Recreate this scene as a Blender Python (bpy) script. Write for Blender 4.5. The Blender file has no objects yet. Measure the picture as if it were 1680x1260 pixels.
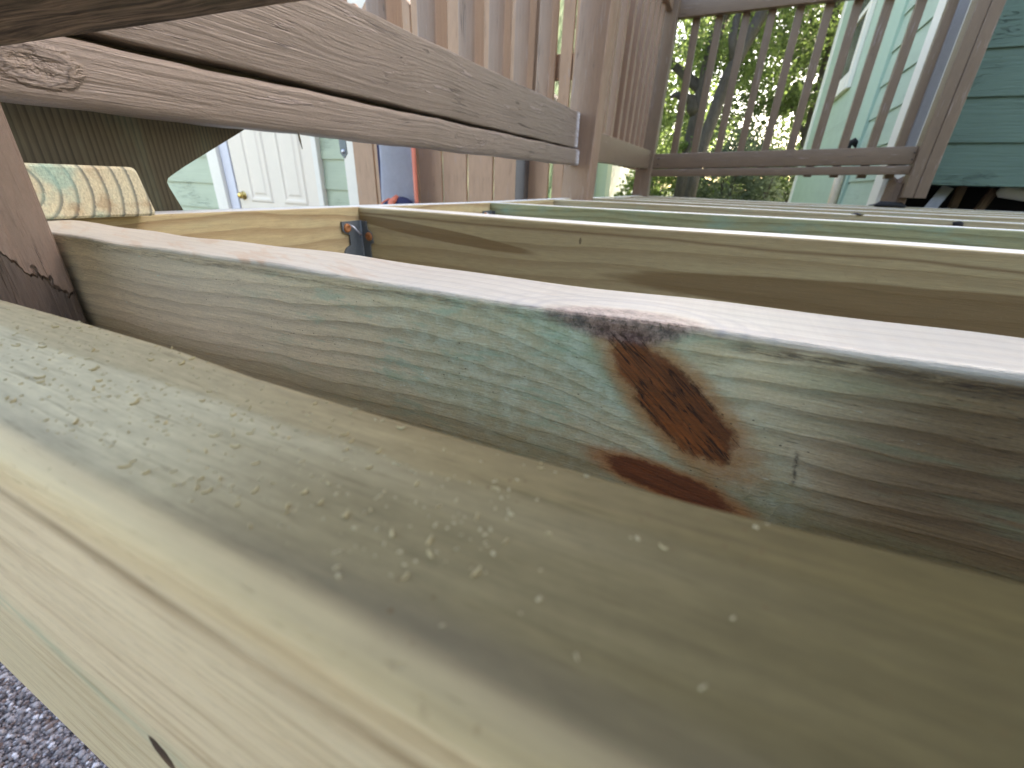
import bpy, bmesh, math, random
import numpy as np
from mathutils import Vector, Matrix

S = bpy.context.scene
COL = S.collection
random.seed(7)
rad = math.radians

# ------------------------------------------------------------------ camera
cam_d = bpy.data.cameras.new('camera')
cam = bpy.data.objects.new('camera', cam_d)
COL.objects.link(cam)
Rw = Matrix(((0.9053051, -0.20806015, 0.37031561),
             (0.42339174, 0.37204423, -0.82602817),
             (0.03408976, 0.90459608, 0.42490448)))
m4 = Rw.to_4x4()
m4.translation = Vector((0, 0, 0.038))
cam.matrix_world = m4
cam_d.sensor_width = 36.0
cam_d.lens = 698 / 1680 * 36.0
cam_d.clip_start = 0.003
cam_d.clip_end = 400
cam_d.dof.use_dof = True
cam_d.dof.focus_distance = 0.20
cam_d.dof.aperture_fstop = 17.0
S.camera = cam

# ------------------------------------------------------------------ sky, sun, exposure
SUN_EL, SUN_AZ = 42.0, 30.0        # azimuth from +Y towards +X
W = bpy.data.worlds.new('World')
S.world = W
W.use_nodes = True
wn = W.node_tree
bg = wn.nodes['Background']
sky = wn.nodes.new('ShaderNodeTexSky')
sky.sky_type = 'NISHITA'
sky.sun_disc = False
sky.sun_elevation = rad(SUN_EL)
sky.sun_rotation = rad(SUN_AZ)
sky.dust_density = 2.5
sky.air_density = 1.0
sky.ozone_density = 0.6
wn.links.new(sky.outputs[0], bg.inputs[0])
bg.inputs[1].default_value = 0.15
sd = bpy.data.lights.new('sun', 'SUN')
sd.energy = 3.2
sd.angle = rad(0.5)
sd.color = (1.0, 0.94, 0.84)
sun = bpy.data.objects.new('sun', sd)
COL.objects.link(sun)
s_dir = Vector((math.sin(rad(SUN_AZ)) * math.cos(rad(SUN_EL)), math.cos(rad(SUN_AZ)) * math.cos(rad(SUN_EL)), math.sin(rad(SUN_EL))))
sun.rotation_euler = (-s_dir).to_track_quat('-Z', 'Y').to_euler()
sun.location = (3, 5, 8)
S.view_settings.view_transform = 'Standard'
S.view_settings.look = 'None'
S.view_settings.gamma = 1
S.view_settings.use_curve_mapping = False
S.view_settings.exposure = 2.86
S.view_settings.use_white_balance = True
S.view_settings.white_balance_temperature = 7850
S.view_settings.white_balance_tint = 13
S.cycles.use_denoising = True
S.cycles.max_bounces = 8

# ------------------------------------------------------------------ material helpers
def C(r, g, b):
    f = lambda v: (v / 255 / 12.92) if v / 255 <= 0.04045 else ((v / 255 + 0.055) / 1.055) ** 2.4
    return (f(r), f(g), f(b), 1.0)

class E:
    """a float or vector socket with arithmetic"""
    def __init__(self, g, s): self.g, self.s = g, s
    def _m(self, op, *a):
        n = self.g.t.nodes.new('ShaderNodeMath'); n.operation = op
        for i, v in enumerate((self,) + a):
            if isinstance(v, E): self.g.t.links.new(v.s, n.inputs[i])
            else: n.inputs[i].default_value = v
        return E(self.g, n.outputs[0])
    def __add__(s, o): return s._m('ADD', o)
    __radd__ = __add__
    def __sub__(s, o): return s._m('SUBTRACT', o)
    def __rsub__(s, o): return (s * -1.0) + o
    def __mul__(s, o): return s._m('MULTIPLY', o)
    __rmul__ = __mul__
    def __truediv__(s, o): return s._m('DIVIDE', o)
    def sq(s): return s * s
    def sqrt(s): return s._m('SQRT')
    def exp(s): return s._m('EXPONENT')
    def fract(s): return s._m('FRACT')
    def floor(s): return s._m('FLOOR')
    def absv(s): return s._m('ABSOLUTE')
    def max(s, o): return s._m('MAXIMUM', o)
    def min(s, o): return s._m('MINIMUM', o)
    def step(s, a, b, smooth=True):
        n = s.g.t.nodes.new('ShaderNodeMapRange')
        n.interpolation_type = 'SMOOTHSTEP' if smooth else 'LINEAR'
        n.clamp = True
        s.g.t.links.new(s.s, n.inputs[0])
        if a <= b:
            lo, hi, o0, o1 = a, b, 0.0, 1.0
        else:
            lo, hi, o0, o1 = b, a, 1.0, 0.0
        n.inputs[1].default_value = lo; n.inputs[2].default_value = hi
        n.inputs[3].default_value = o0; n.inputs[4].default_value = o1
        return E(s.g, n.outputs[0])

class Mat:
    def __init__(self, name):
        self.m = bpy.data.materials.new(name); self.m.use_nodes = True
        self.t = self.m.node_tree
        self.p = self.t.nodes['Principled BSDF']
        tc = self.t.nodes.new('ShaderNodeTexCoord')
        self.pos = tc.outputs['Object']
        sp = self.t.nodes.new('ShaderNodeSeparateXYZ')
        self.t.links.new(self.pos, sp.inputs[0])
        self.x, self.y, self.z = (E(self, sp.outputs[i]) for i in range(3))
        self.rnd = E(self, self.t.nodes.new('ShaderNodeObjectInfo').outputs['Random'])
    def island(self):
        return E(self, self.t.nodes.new('ShaderNodeNewGeometry').outputs['Random Per Island'])
    def vec(self, x, y, z):
        n = self.t.nodes.new('ShaderNodeCombineXYZ')
        for i, v in enumerate((x, y, z)):
            if isinstance(v, E): self.t.links.new(v.s, n.inputs[i])
            else: n.inputs[i].default_value = v
        return n.outputs[0]
    def noise(self, x, y, z, detail=2.0, rough=0.5, dist=0.0):
        n = self.t.nodes.new('ShaderNodeTexNoise')
        self.t.links.new(self.vec(x, y, z), n.inputs['Vector'])
        n.inputs['Scale'].default_value = 1.0
        n.inputs['Detail'].default_value = detail
        n.inputs['Roughness'].default_value = rough
        n.inputs['Distortion'].default_value = dist
        return E(self, n.outputs['Fac'])
    def voro(self, x, y, z, feature='F1', out='Distance'):
        n = self.t.nodes.new('ShaderNodeTexVoronoi'); n.feature = feature
        self.t.links.new(self.vec(x, y, z), n.inputs['Vector'])
        n.inputs['Scale'].default_value = 1.0
        return n.outputs[out] if out == 'Color' else E(self, n.outputs[out])
    def mix(self, f, a, b, blend='MIX'):
        n = self.t.nodes.new('ShaderNodeMix'); n.data_type = 'RGBA'; n.blend_type = blend
        for i, v in ((0, f), (6, a), (7, b)):
            if isinstance(v, E): self.t.links.new(v.s, n.inputs[i])
            elif isinstance(v, bpy.types.NodeSocket): self.t.links.new(v, n.inputs[i])
            else: n.inputs[i].default_value = v
        return n.outputs[2]
    def val(self, col, f):
        """multiply a colour by a float expression"""
        n = self.t.nodes.new('ShaderNodeVectorMath'); n.operation = 'SCALE'
        if isinstance(col, bpy.types.NodeSocket): self.t.links.new(col, n.inputs[0])
        else: n.inputs[0].default_value = col[:3]
        if isinstance(f, E): self.t.links.new(f.s, n.inputs['Scale'])
        else: n.inputs['Scale'].default_value = f
        return n.outputs[0]
    def set(self, color=None, rough=None, bump=None, dist=0.001, strength=1.0, spec=None, metal=None):
        for key, v in (('Base Color', color), ('Roughness', rough), ('Specular IOR Level', spec), ('Metallic', metal)):
            if v is None: continue
            i = self.p.inputs[key]
            if isinstance(v, E): self.t.links.new(v.s, i)
            elif isinstance(v, bpy.types.NodeSocket): self.t.links.new(v, i)
            else: i.default_value = v
        if bump is not None:
            b = self.t.nodes.new('ShaderNodeBump')
            b.inputs['Distance'].default_value = dist
            b.inputs['Strength'].default_value = strength
            self.t.links.new(bump.s, b.inputs['Height'])
            self.t.links.new(b.outputs[0], self.p.inputs['Normal'])
        return self.m

def plain(name, col, rough=0.5, var=0.12, sc=30.0, bumpd=0.0, metal=0.0, spec=0.5):
    g = Mat(name)
    n = g.noise(g.x * sc, g.y * sc, g.z * sc, 4, 0.6)
    n2 = g.noise(g.x * sc * 6, g.y * sc * 6, g.z * sc * 6, 2, 0.6)
    c = g.val(col, n * (2 * var) + n2 * var + (1 - 1.5 * var))
    return g.set(c, rough, n2 + n if bumpd else None, bumpd, 0.6, spec, metal)

GREEN = C(122, 150, 128)

def treated(name, early=C(188, 168, 126), late=C(134, 104, 66), spacing=0.007, pith=(0.02, -0.14), warp=0.012,
            green=0.35, feature=None, warpx=2.5, lines=0.55, rough=0.72, seed=None, sky_bleach=0.9, gloss=0.3, spec=0.5):
    """pressure treated softwood; local X runs along the grain, growth rings are tubes round the pith line"""
    g = Mat(name)
    x, y, z = g.x, g.y, g.z
    r = g.rnd * 37.0 if seed is None else seed
    wv = g.noise(x * warpx + r, y * 9, z * 9, 2, 0.5) - 0.5
    wv2 = g.noise(x * (warpx * 6), y * 40 + r, z * 40, 2, 0.5) - 0.5
    dv = y - pith[0]; dw = z - pith[1]
    rr = (dv.sq() + dw.sq()).sqrt() + wv * warp * 2 + wv2 * (warp * 0.22)
    g.defl = None
    if feature: rr = feature(g, 'rings', rr)
    t = rr / spacing
    f = (t + r).fract()
    k = f.step(0.35, 0.9) * f.step(1.0, 0.93)
    band = g.noise(t.floor() * 3.1, r, 0.5, 0) # each ring its own tone
    fib = g.noise(x * 22 + r, y * 900, z * 900, 3, 0.6)
    fib2 = g.noise(x * 60 + r, y * 2400, z * 2400, 2, 0.6)
    blot = g.noise(x * 9 + r, y * 30, z * 30, 4, 0.6)
    mid = g.noise(x * 70, y * 300 + r, z * 300, 3, 0.6)
    pores = g.noise(x * 260 + r, y * 1900, z * 1900, 1, 0.5).step(0.70, 0.76)
    col = g.mix(k * lines * (band * 0.9 + 0.45), early, late)
    col = g.mix(blot.step(0.48, 0.75) * green, col, GREEN)
    col = g.val(col, (fib - 0.5) * 0.5 + (fib2 - 0.5) * 0.35 + (mid - 0.5) * 0.35 + (blot - 0.5) * 0.25 + 1.0)
    col = g.mix(pores * 0.4, col, C(70, 62, 44))
    h = fib * 0.6 + fib2 * 0.5 - k * 0.35 - pores * 0.6 + mid * 0.3
    if feature:
        col, h = feature(g, 'color', (col, h, k, fib, blot))
    up = E(g, None)
    gn = g.t.nodes.new('ShaderNodeNewGeometry'); sp = g.t.nodes.new('ShaderNodeSeparateXYZ')
    g.t.links.new(gn.outputs['Normal'], sp.inputs[0]); up.s = sp.outputs[2]
    planed = up.step(0.8, 0.97)
    col = g.mix(planed * sky_bleach, col, g.val(C(226, 226, 220), (fib - 0.5) * 0.35 + (blot - 0.5) * 0.2 + 1.0))  # upward faces: sky sheen painted over the weathered wood colour
    h = h * (1.0 - planed * 0.6)
    g.set(col, planed * (-gloss) + rough, h, 0.0006, 0.8, spec)
    return g.m

def painted(name, col=C(134, 116, 106), peel=0.0, relief=1.0, rough=0.38, scuff=None):
    """thick old paint over weathered wood; local X along the grain"""
    g = Mat(name); r = g.rnd * 31.0
    x, y, z = g.x, g.y, g.z
    wv = (g.noise(x * 3 + r, y * 12, z * 12, 2, 0.5) - 0.5) * 0.032
    dz = z + wv; dy = y + wv
    grain = g.noise(x * 4 + r, dy * 240, dz * 240, 4, 0.62)
    crack = (g.noise(x * 1.6 + r, dy * 110, dz * 110, 2, 0.55) - 0.5).absv().step(0.012, 0.0)
    part = g.noise(x * 10 + r, y * 40, z * 40, 2, 0.5).step(0.52, 0.66)
    crack = crack * part
    flake = g.noise(x * 11 + r, dy * 120, dz * 120, 3, 0.6, 0.4).step(0.60, 0.645) * g.noise(x * 8, y * 30 + r, z * 30, 1).step(0.45, 0.6)
    dirt = g.noise(x * 12 + r, y * 35, z * 35, 4, 0.65)
    fine = g.noise(x * 300, y * 900 + r, z * 900, 2, 0.6)
    c = g.val(col, (dirt - 0.5) * 0.35 + (grain - 0.5) * 0.3 + (fine - 0.5) * 0.25 + 1.0)
    c = g.mix(crack * 0.6, c, C(58, 47, 42))
    c = g.mix(flake * 0.35, c, C(168, 152, 146))
    h = grain * 0.9 - crack * 1.2 + flake * 0.5 + fine * 0.15 + dirt * 0.5
    if scuff:
        kn = ((x - 0.055) / 0.022).sq() + ((z - 0.024) / 0.013).sq() + (g.noise(x * 90, y * 90, z * 160, 3, 0.6) - 0.5) * 1.4
        km = kn.step(1.1, 0.7)
        h = h + (kn * 3.2)._m('SINE') * km * 0.9 + (-1.0 * ((kn - 1.0) / 0.3).sq()).exp() * 0.9
        c = g.mix((-1.0 * ((kn - 0.7) / 0.12).sq()).exp() * 0.6, c, C(62, 50, 46))
    if peel:
        lev = g.noise(x * 9 + r, y * 22, z * 22, 5, 0.65) + (x.step(0.075, -0.03) * 0.42) - 0.1
        pm = lev.step(0.60, 0.63)
        bare = g.val(C(90, 80, 74), g.noise(x * 20, y * 300 + r, z * 300, 4, 0.7) * 1.7 + 0.1)
        c = g.mix(pm, c, bare)
        h = h - pm * 1.6
    if scuff:
        m = scuff(g, fine, grain)
        c = g.mix(m, c, C(206, 206, 214))
    return g.set(c, rough, h, 0.0022 * relief, 0.9, 0.42)

# ------------------------------------------------------------------ mesh helpers
def wloc(o):
    v = Vector(o.location)
    while o.parent:
        o = o.parent; v = v + Vector(o.location)
    return v

def link(name, me, mat=None, loc=(0, 0, 0), parent=None, rot=None):
    o = bpy.data.objects.new(name, me)
    COL.objects.link(o)
    l = Vector(loc)
    if parent:
        o.parent = parent
        l = l - wloc(parent)
    o.location = l
    if rot is not None: o.rotation_euler = rot
    if mat and not me.materials: me.materials.append(mat)
    return o

def tag(o, label=None, cat=None, group=None, kind=None):
    for k, v in (('label', label), ('category', cat), ('group', group), ('kind', kind)):
        if v: o[k] = v
    return o

def thing(name, label, cat, loc=(0, 0, 0), group=None):
    o = bpy.data.objects.new(name, None); COL.objects.link(o); o.location = loc
    o.empty_display_size = 0.05
    return tag(o, label, cat, group)

def smooth(me, on=True):
    me.polygons.foreach_set('use_smooth', [on] * len(me.polygons))

def mesh_of(bm, name, sm=False):
    bmesh.ops.recalc_face_normals(bm, faces=bm.faces)
    me = bpy.data.meshes.new(name); bm.to_mesh(me); bm.free()
    if sm: smooth(me)
    return me

AX = {'X': Matrix.Identity(3),
      'Y': Matrix(((0, -1, 0), (1, 0, 0), (0, 0, 1))),
      'Z': Matrix(((0, 0, -1), (0, 1, 0), (1, 0, 0)))}

def frame(d, up=(0, 0, 1)):
    d = Vector(d).normalized(); up = Vector(up)
    y = up.cross(d).normalized(); z = d.cross(y)
    return Matrix((d, y, z)).transposed()

def beam_mesh(name, a, b, y0, y1, z0, z1, r=0.003, n=1, seg=3, off=None):
    """rounded rectangle swept along local X from a to b; off(x) -> (dy, dz, dtop)"""
    prof = []
    for cy, cz, q in ((y1 - r, z1 - r, 0), (y0 + r, z1 - r, 1), (y0 + r, z0 + r, 2), (y1 - r, z0 + r, 3)):
        for i in range(seg + 1):
            an = (q + i / seg) * math.pi / 2
            prof.append((cy + r * math.cos(an), cz + r * math.sin(an)))
    k = len(prof)
    vs, fs = [], []
    xs = [a + (b - a) * i / n for i in range(n + 1)]
    e = min(r * 0.5, abs(b - a) * 0.2)
    for i, x in enumerate(xs):
        dy, dz = off(x) if off else (0, 0)
        for (py, pz) in prof:
            vs.append((x, py + dy, pz + dz))
    for i in range(n):
        for j in range(k):
            j2 = (j + 1) % k
            fs.append((i * k + j, i * k + j2, (i + 1) * k + j2, (i + 1) * k + j))
    # chamfered ends
    cy, cz = (y0 + y1) / 2, (z0 + z1) / 2
    for end, base in ((0, 0), (1, n * k)):
        st = len(vs)
        x = a - e if end == 0 else b + e
        dy, dz = off(xs[0] if end == 0 else xs[-1]) if off else (0, 0)
        sy = 1 - 2 * e / (y1 - y0); sz = 1 - 2 * e / (z1 - z0)
        for (py, pz) in prof:
            vs.append((x, cy + (py - cy) * sy + dy, cz + (pz - cz) * sz + dz))
        for j in range(k):
            j2 = (j + 1) % k
            q = (base + j, base + j2, st + j2, st + j)
            fs.append(q if end else q[::-1])
        fs.append(tuple(range(st, st + k)) if end else tuple(range(st, st + k))[::-1])
    me = bpy.data.meshes.new(name)
    me.from_pydata(vs, [], fs)
    bm = bmesh.new(); bm.from_mesh(me)
    bmesh.ops.recalc_face_normals(bm, faces=bm.faces)
    for f in bm.faces: f.smooth = len(f.verts) == 4
    for ed in bm.edges:
        if len(ed.link_faces) == 2 and ed.link_faces[0].normal.angle(ed.link_faces[1].normal, 0) > rad(40): ed.smooth = False
    bm.to_mesh(me); bm.free()
    return me

def beam(name, origin, d, a, b, y0, y1, z0, z1, mat, parent=None, r=0.003, n=1, seg=3, off=None, up=(0, 0, 1)):
    """lumber with its own frame: local X along d through origin"""
    M = frame(d, up) if not isinstance(d, str) else AX[d]
    o = link(name, beam_mesh(name, a, b, y0, y1, z0, z1, r, n, seg, off), mat, origin, parent)
    o.rotation_euler = M.to_euler()
    return o

def post_up(name, x, y, z0, z1, sx, sy, mat, parent=None, r=0.003, lean=(0, 0), n=1):
    """vertical timber, centre x,y; local X up. AX['Z']: local z -> -world x, local y -> world y"""
    d = Vector((lean[0], lean[1], 1))
    return beam(name, (x, y, z0), d, 0, (z1 - z0), -sx / 2, sx / 2, -sy / 2, sy / 2, mat, parent, r, n=n, up=(0, 1, 0))

def poly_prism(name, pts, axis, d0, d1):
    """outline pts (2D) extruded along axis between d0 and d1. axis 0: pts are (y,z); axis 1: pts are (x,z)"""
    bm = bmesh.new()
    mk = (lambda p, d: (d, p[0], p[1])) if axis == 0 else (lambda p, d: (p[0], d, p[1])) if axis == 1 else (lambda p, d: (p[0], p[1], d))
    A = [bm.verts.new(mk(p, d0)) for p in pts]; B = [bm.verts.new(mk(p, d1)) for p in pts]
    bm.faces.new(A); bm.faces.new(B[::-1])
    for i in range(len(pts)):
        j = (i + 1) % len(pts)
        bm.faces.new((A[i], B[i], B[j], A[j]))
    return mesh_of(bm, name)

def box_mesh(name, x0, x1, y0, y1, z0, z1, bev=0.0, seg=2):
    bm = bmesh.new()
    bmesh.ops.create_cube(bm, size=1)
    for v in bm.verts:
        v.co = Vector((x0 if v.co.x < 0 else x1, y0 if v.co.y < 0 else y1, z0 if v.co.z < 0 else z1))
    if bev: bmesh.ops.bevel(bm, geom=bm.edges[:], offset=bev, segments=seg, affect='EDGES')
    return mesh_of(bm, name)

def tube_mesh(name, pts, rads, k=10, caps=True):
    pts = [Vector(p) for p in pts]
    vs, fs = [], []
    prev = None
    for i, p in enumerate(pts):
        d = (pts[min(i + 1, len(pts) - 1)] - pts[max(i - 1, 0)]).normalized()
        ref = Vector((0, 0, 1)) if abs(d.z) < 0.9 else Vector((1, 0, 0))
        if prev is None: u = d.cross(ref).normalized()
        else: u = (prev - d * prev.dot(d)).normalized()
        prev = u
        w = d.cross(u)
        for j in range(k):
            an = 2 * math.pi * j / k
            vs.append(p + (u * math.cos(an) + w * math.sin(an)) * rads[i])
    for i in range(len(pts) - 1):
        for j in range(k):
            j2 = (j + 1) % k
            fs.append((i * k + j, i * k + j2, (i + 1) * k + j2, (i + 1) * k + j))
    if caps:
        fs.append(tuple(range(k))[::-1]); fs.append(tuple(range((len(pts) - 1) * k, len(pts) * k)))
    me = bpy.data.meshes.new(name); me.from_pydata([tuple(v) for v in vs], [], fs)
    smooth(me)
    return me

def lathe_mesh(name, prof, k=14):
    """prof: (radius, height) about local Z"""
    vs, fs = [], []
    for (r, h) in prof:
        for j in range(k):
            an = 2 * math.pi * j / k
            vs.append((r * math.cos(an), r * math.sin(an), h))
    for i in range(len(prof) - 1):
        for j in range(k):
            j2 = (j + 1) % k
            fs.append((i * k + j, i * k + j2, (i + 1) * k + j2, (i + 1) * k + j))
    fs.append(tuple(range(k))[::-1]); fs.append(tuple(range((len(prof) - 1) * k, len(prof) * k)))
    me = bpy.data.meshes.new(name); me.from_pydata(vs, [], fs)
    smooth(me)
    return me

def copy_tree(o, parent=None):
    c = o.copy(); COL.objects.link(c); c.parent = parent
    for ch in list(o.children): copy_tree(ch, c)
    return c

# ------------------------------------------------------------------ materials for the deck timbers
def feat_front(g, what, v):
    x, y, z = g.x, g.y, g.z          # origin: top front edge line, y 0..0.038 (front face at 0), x world
    if what == 'rings':
        return v
    col, h, k, fib, blot = v
    top = z.step(-0.004, -0.001)
    # broad growth ring along the back of the top face, with a wavy limit
    lim = (g.noise(x * 14 + 3.3, 2.0, 1.0, 2) - 0.5) * 0.012 + (x * 9.0 + 0.2)._m('SINE') * 0.0022 + 0.0262
    soft = g.noise(x * 9, y * 60, 2.0, 3, 0.6)
    bandm = (y - lim + (soft - 0.5) * 0.003).step(-0.0006, 0.0012) * top
    col = g.mix(bandm * 0.5, col, g.val(C(156, 134, 92), fib * 0.6 + soft * 0.3 + 0.5))
    edge = (-1.0 * ((y - lim) / 0.0009).sq()).exp() * top
    col = g.mix(edge * 0.25, col, C(112, 96, 64))
    # flat side: grey green smooth wood
    flat = (1.0 - bandm) * top
    col = g.mix(flat * 0.6, col, g.val(C(156, 143, 110), (blot - 0.5) * 0.5 + fib * 0.45 + (g.noise(x * 16, y * 220, 8.0, 4, 0.65) - 0.5) * 0.5 + 0.74))
    # light falloff painted in: paler at the left, dark olive brown at the right
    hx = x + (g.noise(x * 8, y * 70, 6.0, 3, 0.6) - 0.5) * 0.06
    shade_r = hx.step(-0.085, 0.035)
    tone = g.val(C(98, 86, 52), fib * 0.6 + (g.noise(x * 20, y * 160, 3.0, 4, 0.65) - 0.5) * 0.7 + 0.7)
    col = g.mix(shade_r * top * 0.92, col, tone)
    col = g.mix(hx.step(-0.03, -0.11) * top * (1.0 - bandm * 0.5) * 0.7, col, g.val(C(210, 202, 170), fib * 0.5 + (blot - 0.5) * 0.4 + 0.75))
    pit = g.noise(x * 170, y * 520, 4.0, 3, 0.65)
    col = g.val(col, (pit - 0.5) * top * 0.55 + 1.0)
    col = g.mix(top * g.noise(x * 45, y * 700, 9.0, 3, 0.65).step(0.56, 0.70) * 0.4, col, C(84, 70, 42))
    # grey weathered line where the top turns into the rounded arris
    gl = (-1.0 * ((y - 0.0052) / 0.003).sq()).exp() * top * g.noise(x * 12, y * 60, 1.0, 3).step(0.2, 0.7)
    col = g.mix(gl * 0.55, col, C(108, 98, 84))
    # face: warm tan, one dark ring line, green streak with a small knot near the lower edge
    face = y.step(0.004, 0.001) * z.step(-0.0015, -0.005)
    col = g.mix(face * 0.7 * (1.0 - shade_r * 0.55), col, g.val(C(240, 218, 184), fib * 0.4 + blot * 0.3 + 0.66))
    l1 = z + 0.0105 + (g.noise(x * 16, 7.0, 0.0, 3) - 0.5) * 0.003
    col = g.mix((-1.0 * (l1 / 0.0014).sq()).exp() * face * g.noise(x * 22, z * 200, 3.0, 3).step(0.25, 0.6) * 0.65, col, C(126, 98, 62))
    arr = y.step(0.0052, 0.0025) * z.step(-0.010, -0.006)
    col = g.mix(arr * 0.7 * (1.0 - shade_r * 0.6), col, g.val(C(214, 190, 146), fib * 0.3 + blot * 0.5 + 0.6))
    low = z.step(-0.05, -0.10) * face
    col = g.mix(low * 0.5, col, g.val(C(200, 188, 152), fib * 0.7 + 0.62))
    st = z + 0.078 + (x + 0.12) * 0.12 + (g.noise(x * 20, 9.0, 0.0, 3) - 0.5) * 0.012
    col = g.mix((-1.0 * (st / 0.007).sq()).exp() * face * g.noise(x * 40, z * 120, 3.0, 4).step(0.3, 0.65) * 0.6, col, C(158, 172, 146))
    q = (((x + 0.0935) / 0.0045).sq() + ((z + 0.086) / 0.007).sq()) + (g.noise(x * 300, 1.0, z * 300, 2) - 0.5) * 0.8
    col = g.mix(q.step(1.15, 0.55) * face, col, C(62, 44, 30))
    rip = g.noise(x * 10 + 2.0, y * 200, z * 150, 4, 0.65)
    col = g.mix(face * rip.step(0.45, 0.7) * 0.45, col, C(164, 132, 92))
    col = g.mix(face * g.noise(x * 120, y * 900, z * 1200, 2, 0.6).step(0.6, 0.7) * 0.35, col, C(120, 96, 66))
    # little specks on top
    sp = g.voro(x * 420, y * 420, 0.0)
    col = g.mix(sp.step(0.17, 0.10) * top * g.noise(x * 40, y * 40, 5.0, 2).step(0.48, 0.65) * 0.6, col, C(112, 88, 58))
    col = g.mix(0.0, col, col)
    return col, h * (1.0 - top * 0.55) - edge * 0.6

KAX, KAZ = 0.755, -0.656      # direction of the long knot on the joist face
def feat_knot(g, what, v):
    x, y, z = g.x, g.y, g.z
    s = (x + 0.004) * KAX + (z + 0.0255) * KAZ
    d = (z + 0.0255) * KAX - (x + 0.004) * KAZ
    if what == 'rings':
        # on the broad face follow z, bowed round the knot
        wob = (g.noise(x * 7 + 1.7, 0.0, z * 16, 3, 0.5) - 0.5) * 0.017 + (g.noise(x * 34, 3.0, z * 60, 2, 0.5) - 0.5) * 0.0022
        bow = (-1.0 * ((d + 0.004) / 0.017).sq()).exp() * 0.012 * d.step(0.010, -0.006)
        side = (-1.0 * ((x + 0.105) / 0.05).sq()).exp() * 0.006
        ffront = z * 1.0 + wob + bow - side - x * 0.018
        ftop = y * 0.9 + x * 0.05 + wob * 1.2
        tm = z.step(-0.0035, -0.0008)
        return ffront * (1.0 - tm) + ftop * tm + 3.0
    col, h, k, fib, blot = v
    top = z.step(-0.0032, -0.0004)
    face = 1.0 - top
    n1 = g.noise(x * 120, 2.0, z * 170, 4, 0.65)
    n2 = g.noise(x * 420, 5.0, z * 600, 3, 0.65)
    n3 = g.noise(x * 26, 1.0, z * 40, 3, 0.6)
    # cooler wood left, browner right; light falling off to the right is painted in
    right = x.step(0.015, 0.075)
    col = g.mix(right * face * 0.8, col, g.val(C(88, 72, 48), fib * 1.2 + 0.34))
    left = x.step(-0.1, -0.25)
    col = g.mix(left * face * 0.6, col, g.val(C(204, 196, 176), fib * 0.6 + 0.66))
    # copper green bleeding round the knot
    gz = (-1.0 * ((d + 0.0015) / 0.0145).sq()).exp() + (-1.0 * ((x + 0.06) / 0.075).sq()).exp() * 0.75
    gz = gz * (n3 * 0.8 + 0.6)
    gcol = g.mix(n1.step(0.4, 0.65), C(126, 150, 128), C(160, 186, 172))
    col = g.mix((gz * (n1 * 1.1 + n2 * 0.5 + 0.15)).min(1.0) * face * 0.8, col, gcol)
    cb = g.noise(x * 30 + 4.0, 3.0, z * 110, 4, 0.7).step(0.52, 0.64) * x.step(0.05, -0.02) * x.step(-0.26, -0.12)
    col = g.mix(cb * face * 0.55, col, C(132, 164, 146))
    streak = g.noise(x * 18 + 3.0, 7.0, z * 130, 3, 0.6).step(0.5, 0.68)
    col = g.mix(streak * right * face * 0.6, col, C(118, 136, 112))
    fleck = g.noise(x * 160, 9.0, z * 420, 3, 0.7).step(0.63, 0.70) * g.noise(x * 22, 4.0, z * 45, 2).step(0.5, 0.6)
    col = g.mix(fleck * face * 0.75, col, C(176, 200, 194))
    rb = x.step(0.022, 0.07) * face * (n3 * 0.7 + 0.35)  # right side darkened further, part of the painted shade
    col = g.mix(rb * 0.6, col, g.val(C(110, 90, 62), fib * 1.2 + (blot - 0.5) * 0.6 + 0.36))
    col = g.mix(k * face * right * 0.45, col, C(70, 58, 40))
    col = g.mix(streak * right * face * 0.35, col, C(112, 128, 104))
    # olive rim beside the knot
    ol = (-1.0 * ((d + 0.0095) / 0.0032).sq()).exp() * s.step(-0.038, -0.02) * s.step(0.045, 0.03)
    col = g.mix(ol * n1.step(0.3, 0.7) * face * 0.75, col, C(92, 94, 52))
    olive_low = z.step(-0.042, -0.062)
    col = g.mix(olive_low * face * 0.6, col, g.val(C(108, 94, 56), fib * 0.7 + 0.6))
    # the long rust brown knot
    jit = (g.noise(x * 110, 2.0, z * 110, 5, 0.72) - 0.5) * 1.35
    dd = d - s.sq() * 1.2
    q = (s / 0.031).sq() + (dd / (0.0104 + s * 0.06)).sq() + jit
    halo = q.step(2.4, 0.8) * face
    core = q.step(1.08, 0.62) * face
    col = g.mix(halo * 0.75, col, C(150, 104, 56))
    kfib = g.noise(s * 40, d * 650, 1.0, 4, 0.7).step(0.12, 0.88)
    kcol = g.mix(kfib, C(36, 17, 5), C(138, 76, 25))
    kcol = g.mix((dd / 0.008 + 0.25).step(0.2, 0.9) * 0.35, kcol, C(52, 24, 10))
    col = g.mix(core * 0.96, col, kcol)
    # second knot lower down, lying flatter
    s2 = (x - 0.001) * 0.985 + (z + 0.0585) * -0.17
    d2 = (z + 0.0585) * 0.985 + (x - 0.001) * 0.17
    q2 = (s2 / 0.026).sq() + (d2 / 0.0062).sq() + jit
    col = g.mix(q2.step(2.0, 0.8) * face * 0.8, col, C(140, 92, 48))
    k2 = g.mix(g.noise(s2 * 60, d2 * 700, 2.0, 3), C(40, 20, 9), C(120, 64, 28))
    col = g.mix(q2.step(1.05, 0.6) * face, col, k2)
    # ragged violet brown scuffed knot across the top arris
    a = (x + 0.0245) / 0.0245; b = (y * 1.0 - z * 1.5 - 0.0015) / 0.0105
    rag = g.noise(x * 110, y * 110, z * 110, 4, 0.7)
    q3 = a.sq() + b.sq() + (rag - 0.5) * 1.5
    m3 = q3.step(1.6, 0.6)
    str1 = g.noise(x * 230 + y * 160, y * 190, z * 260, 5, 0.75)
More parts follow.
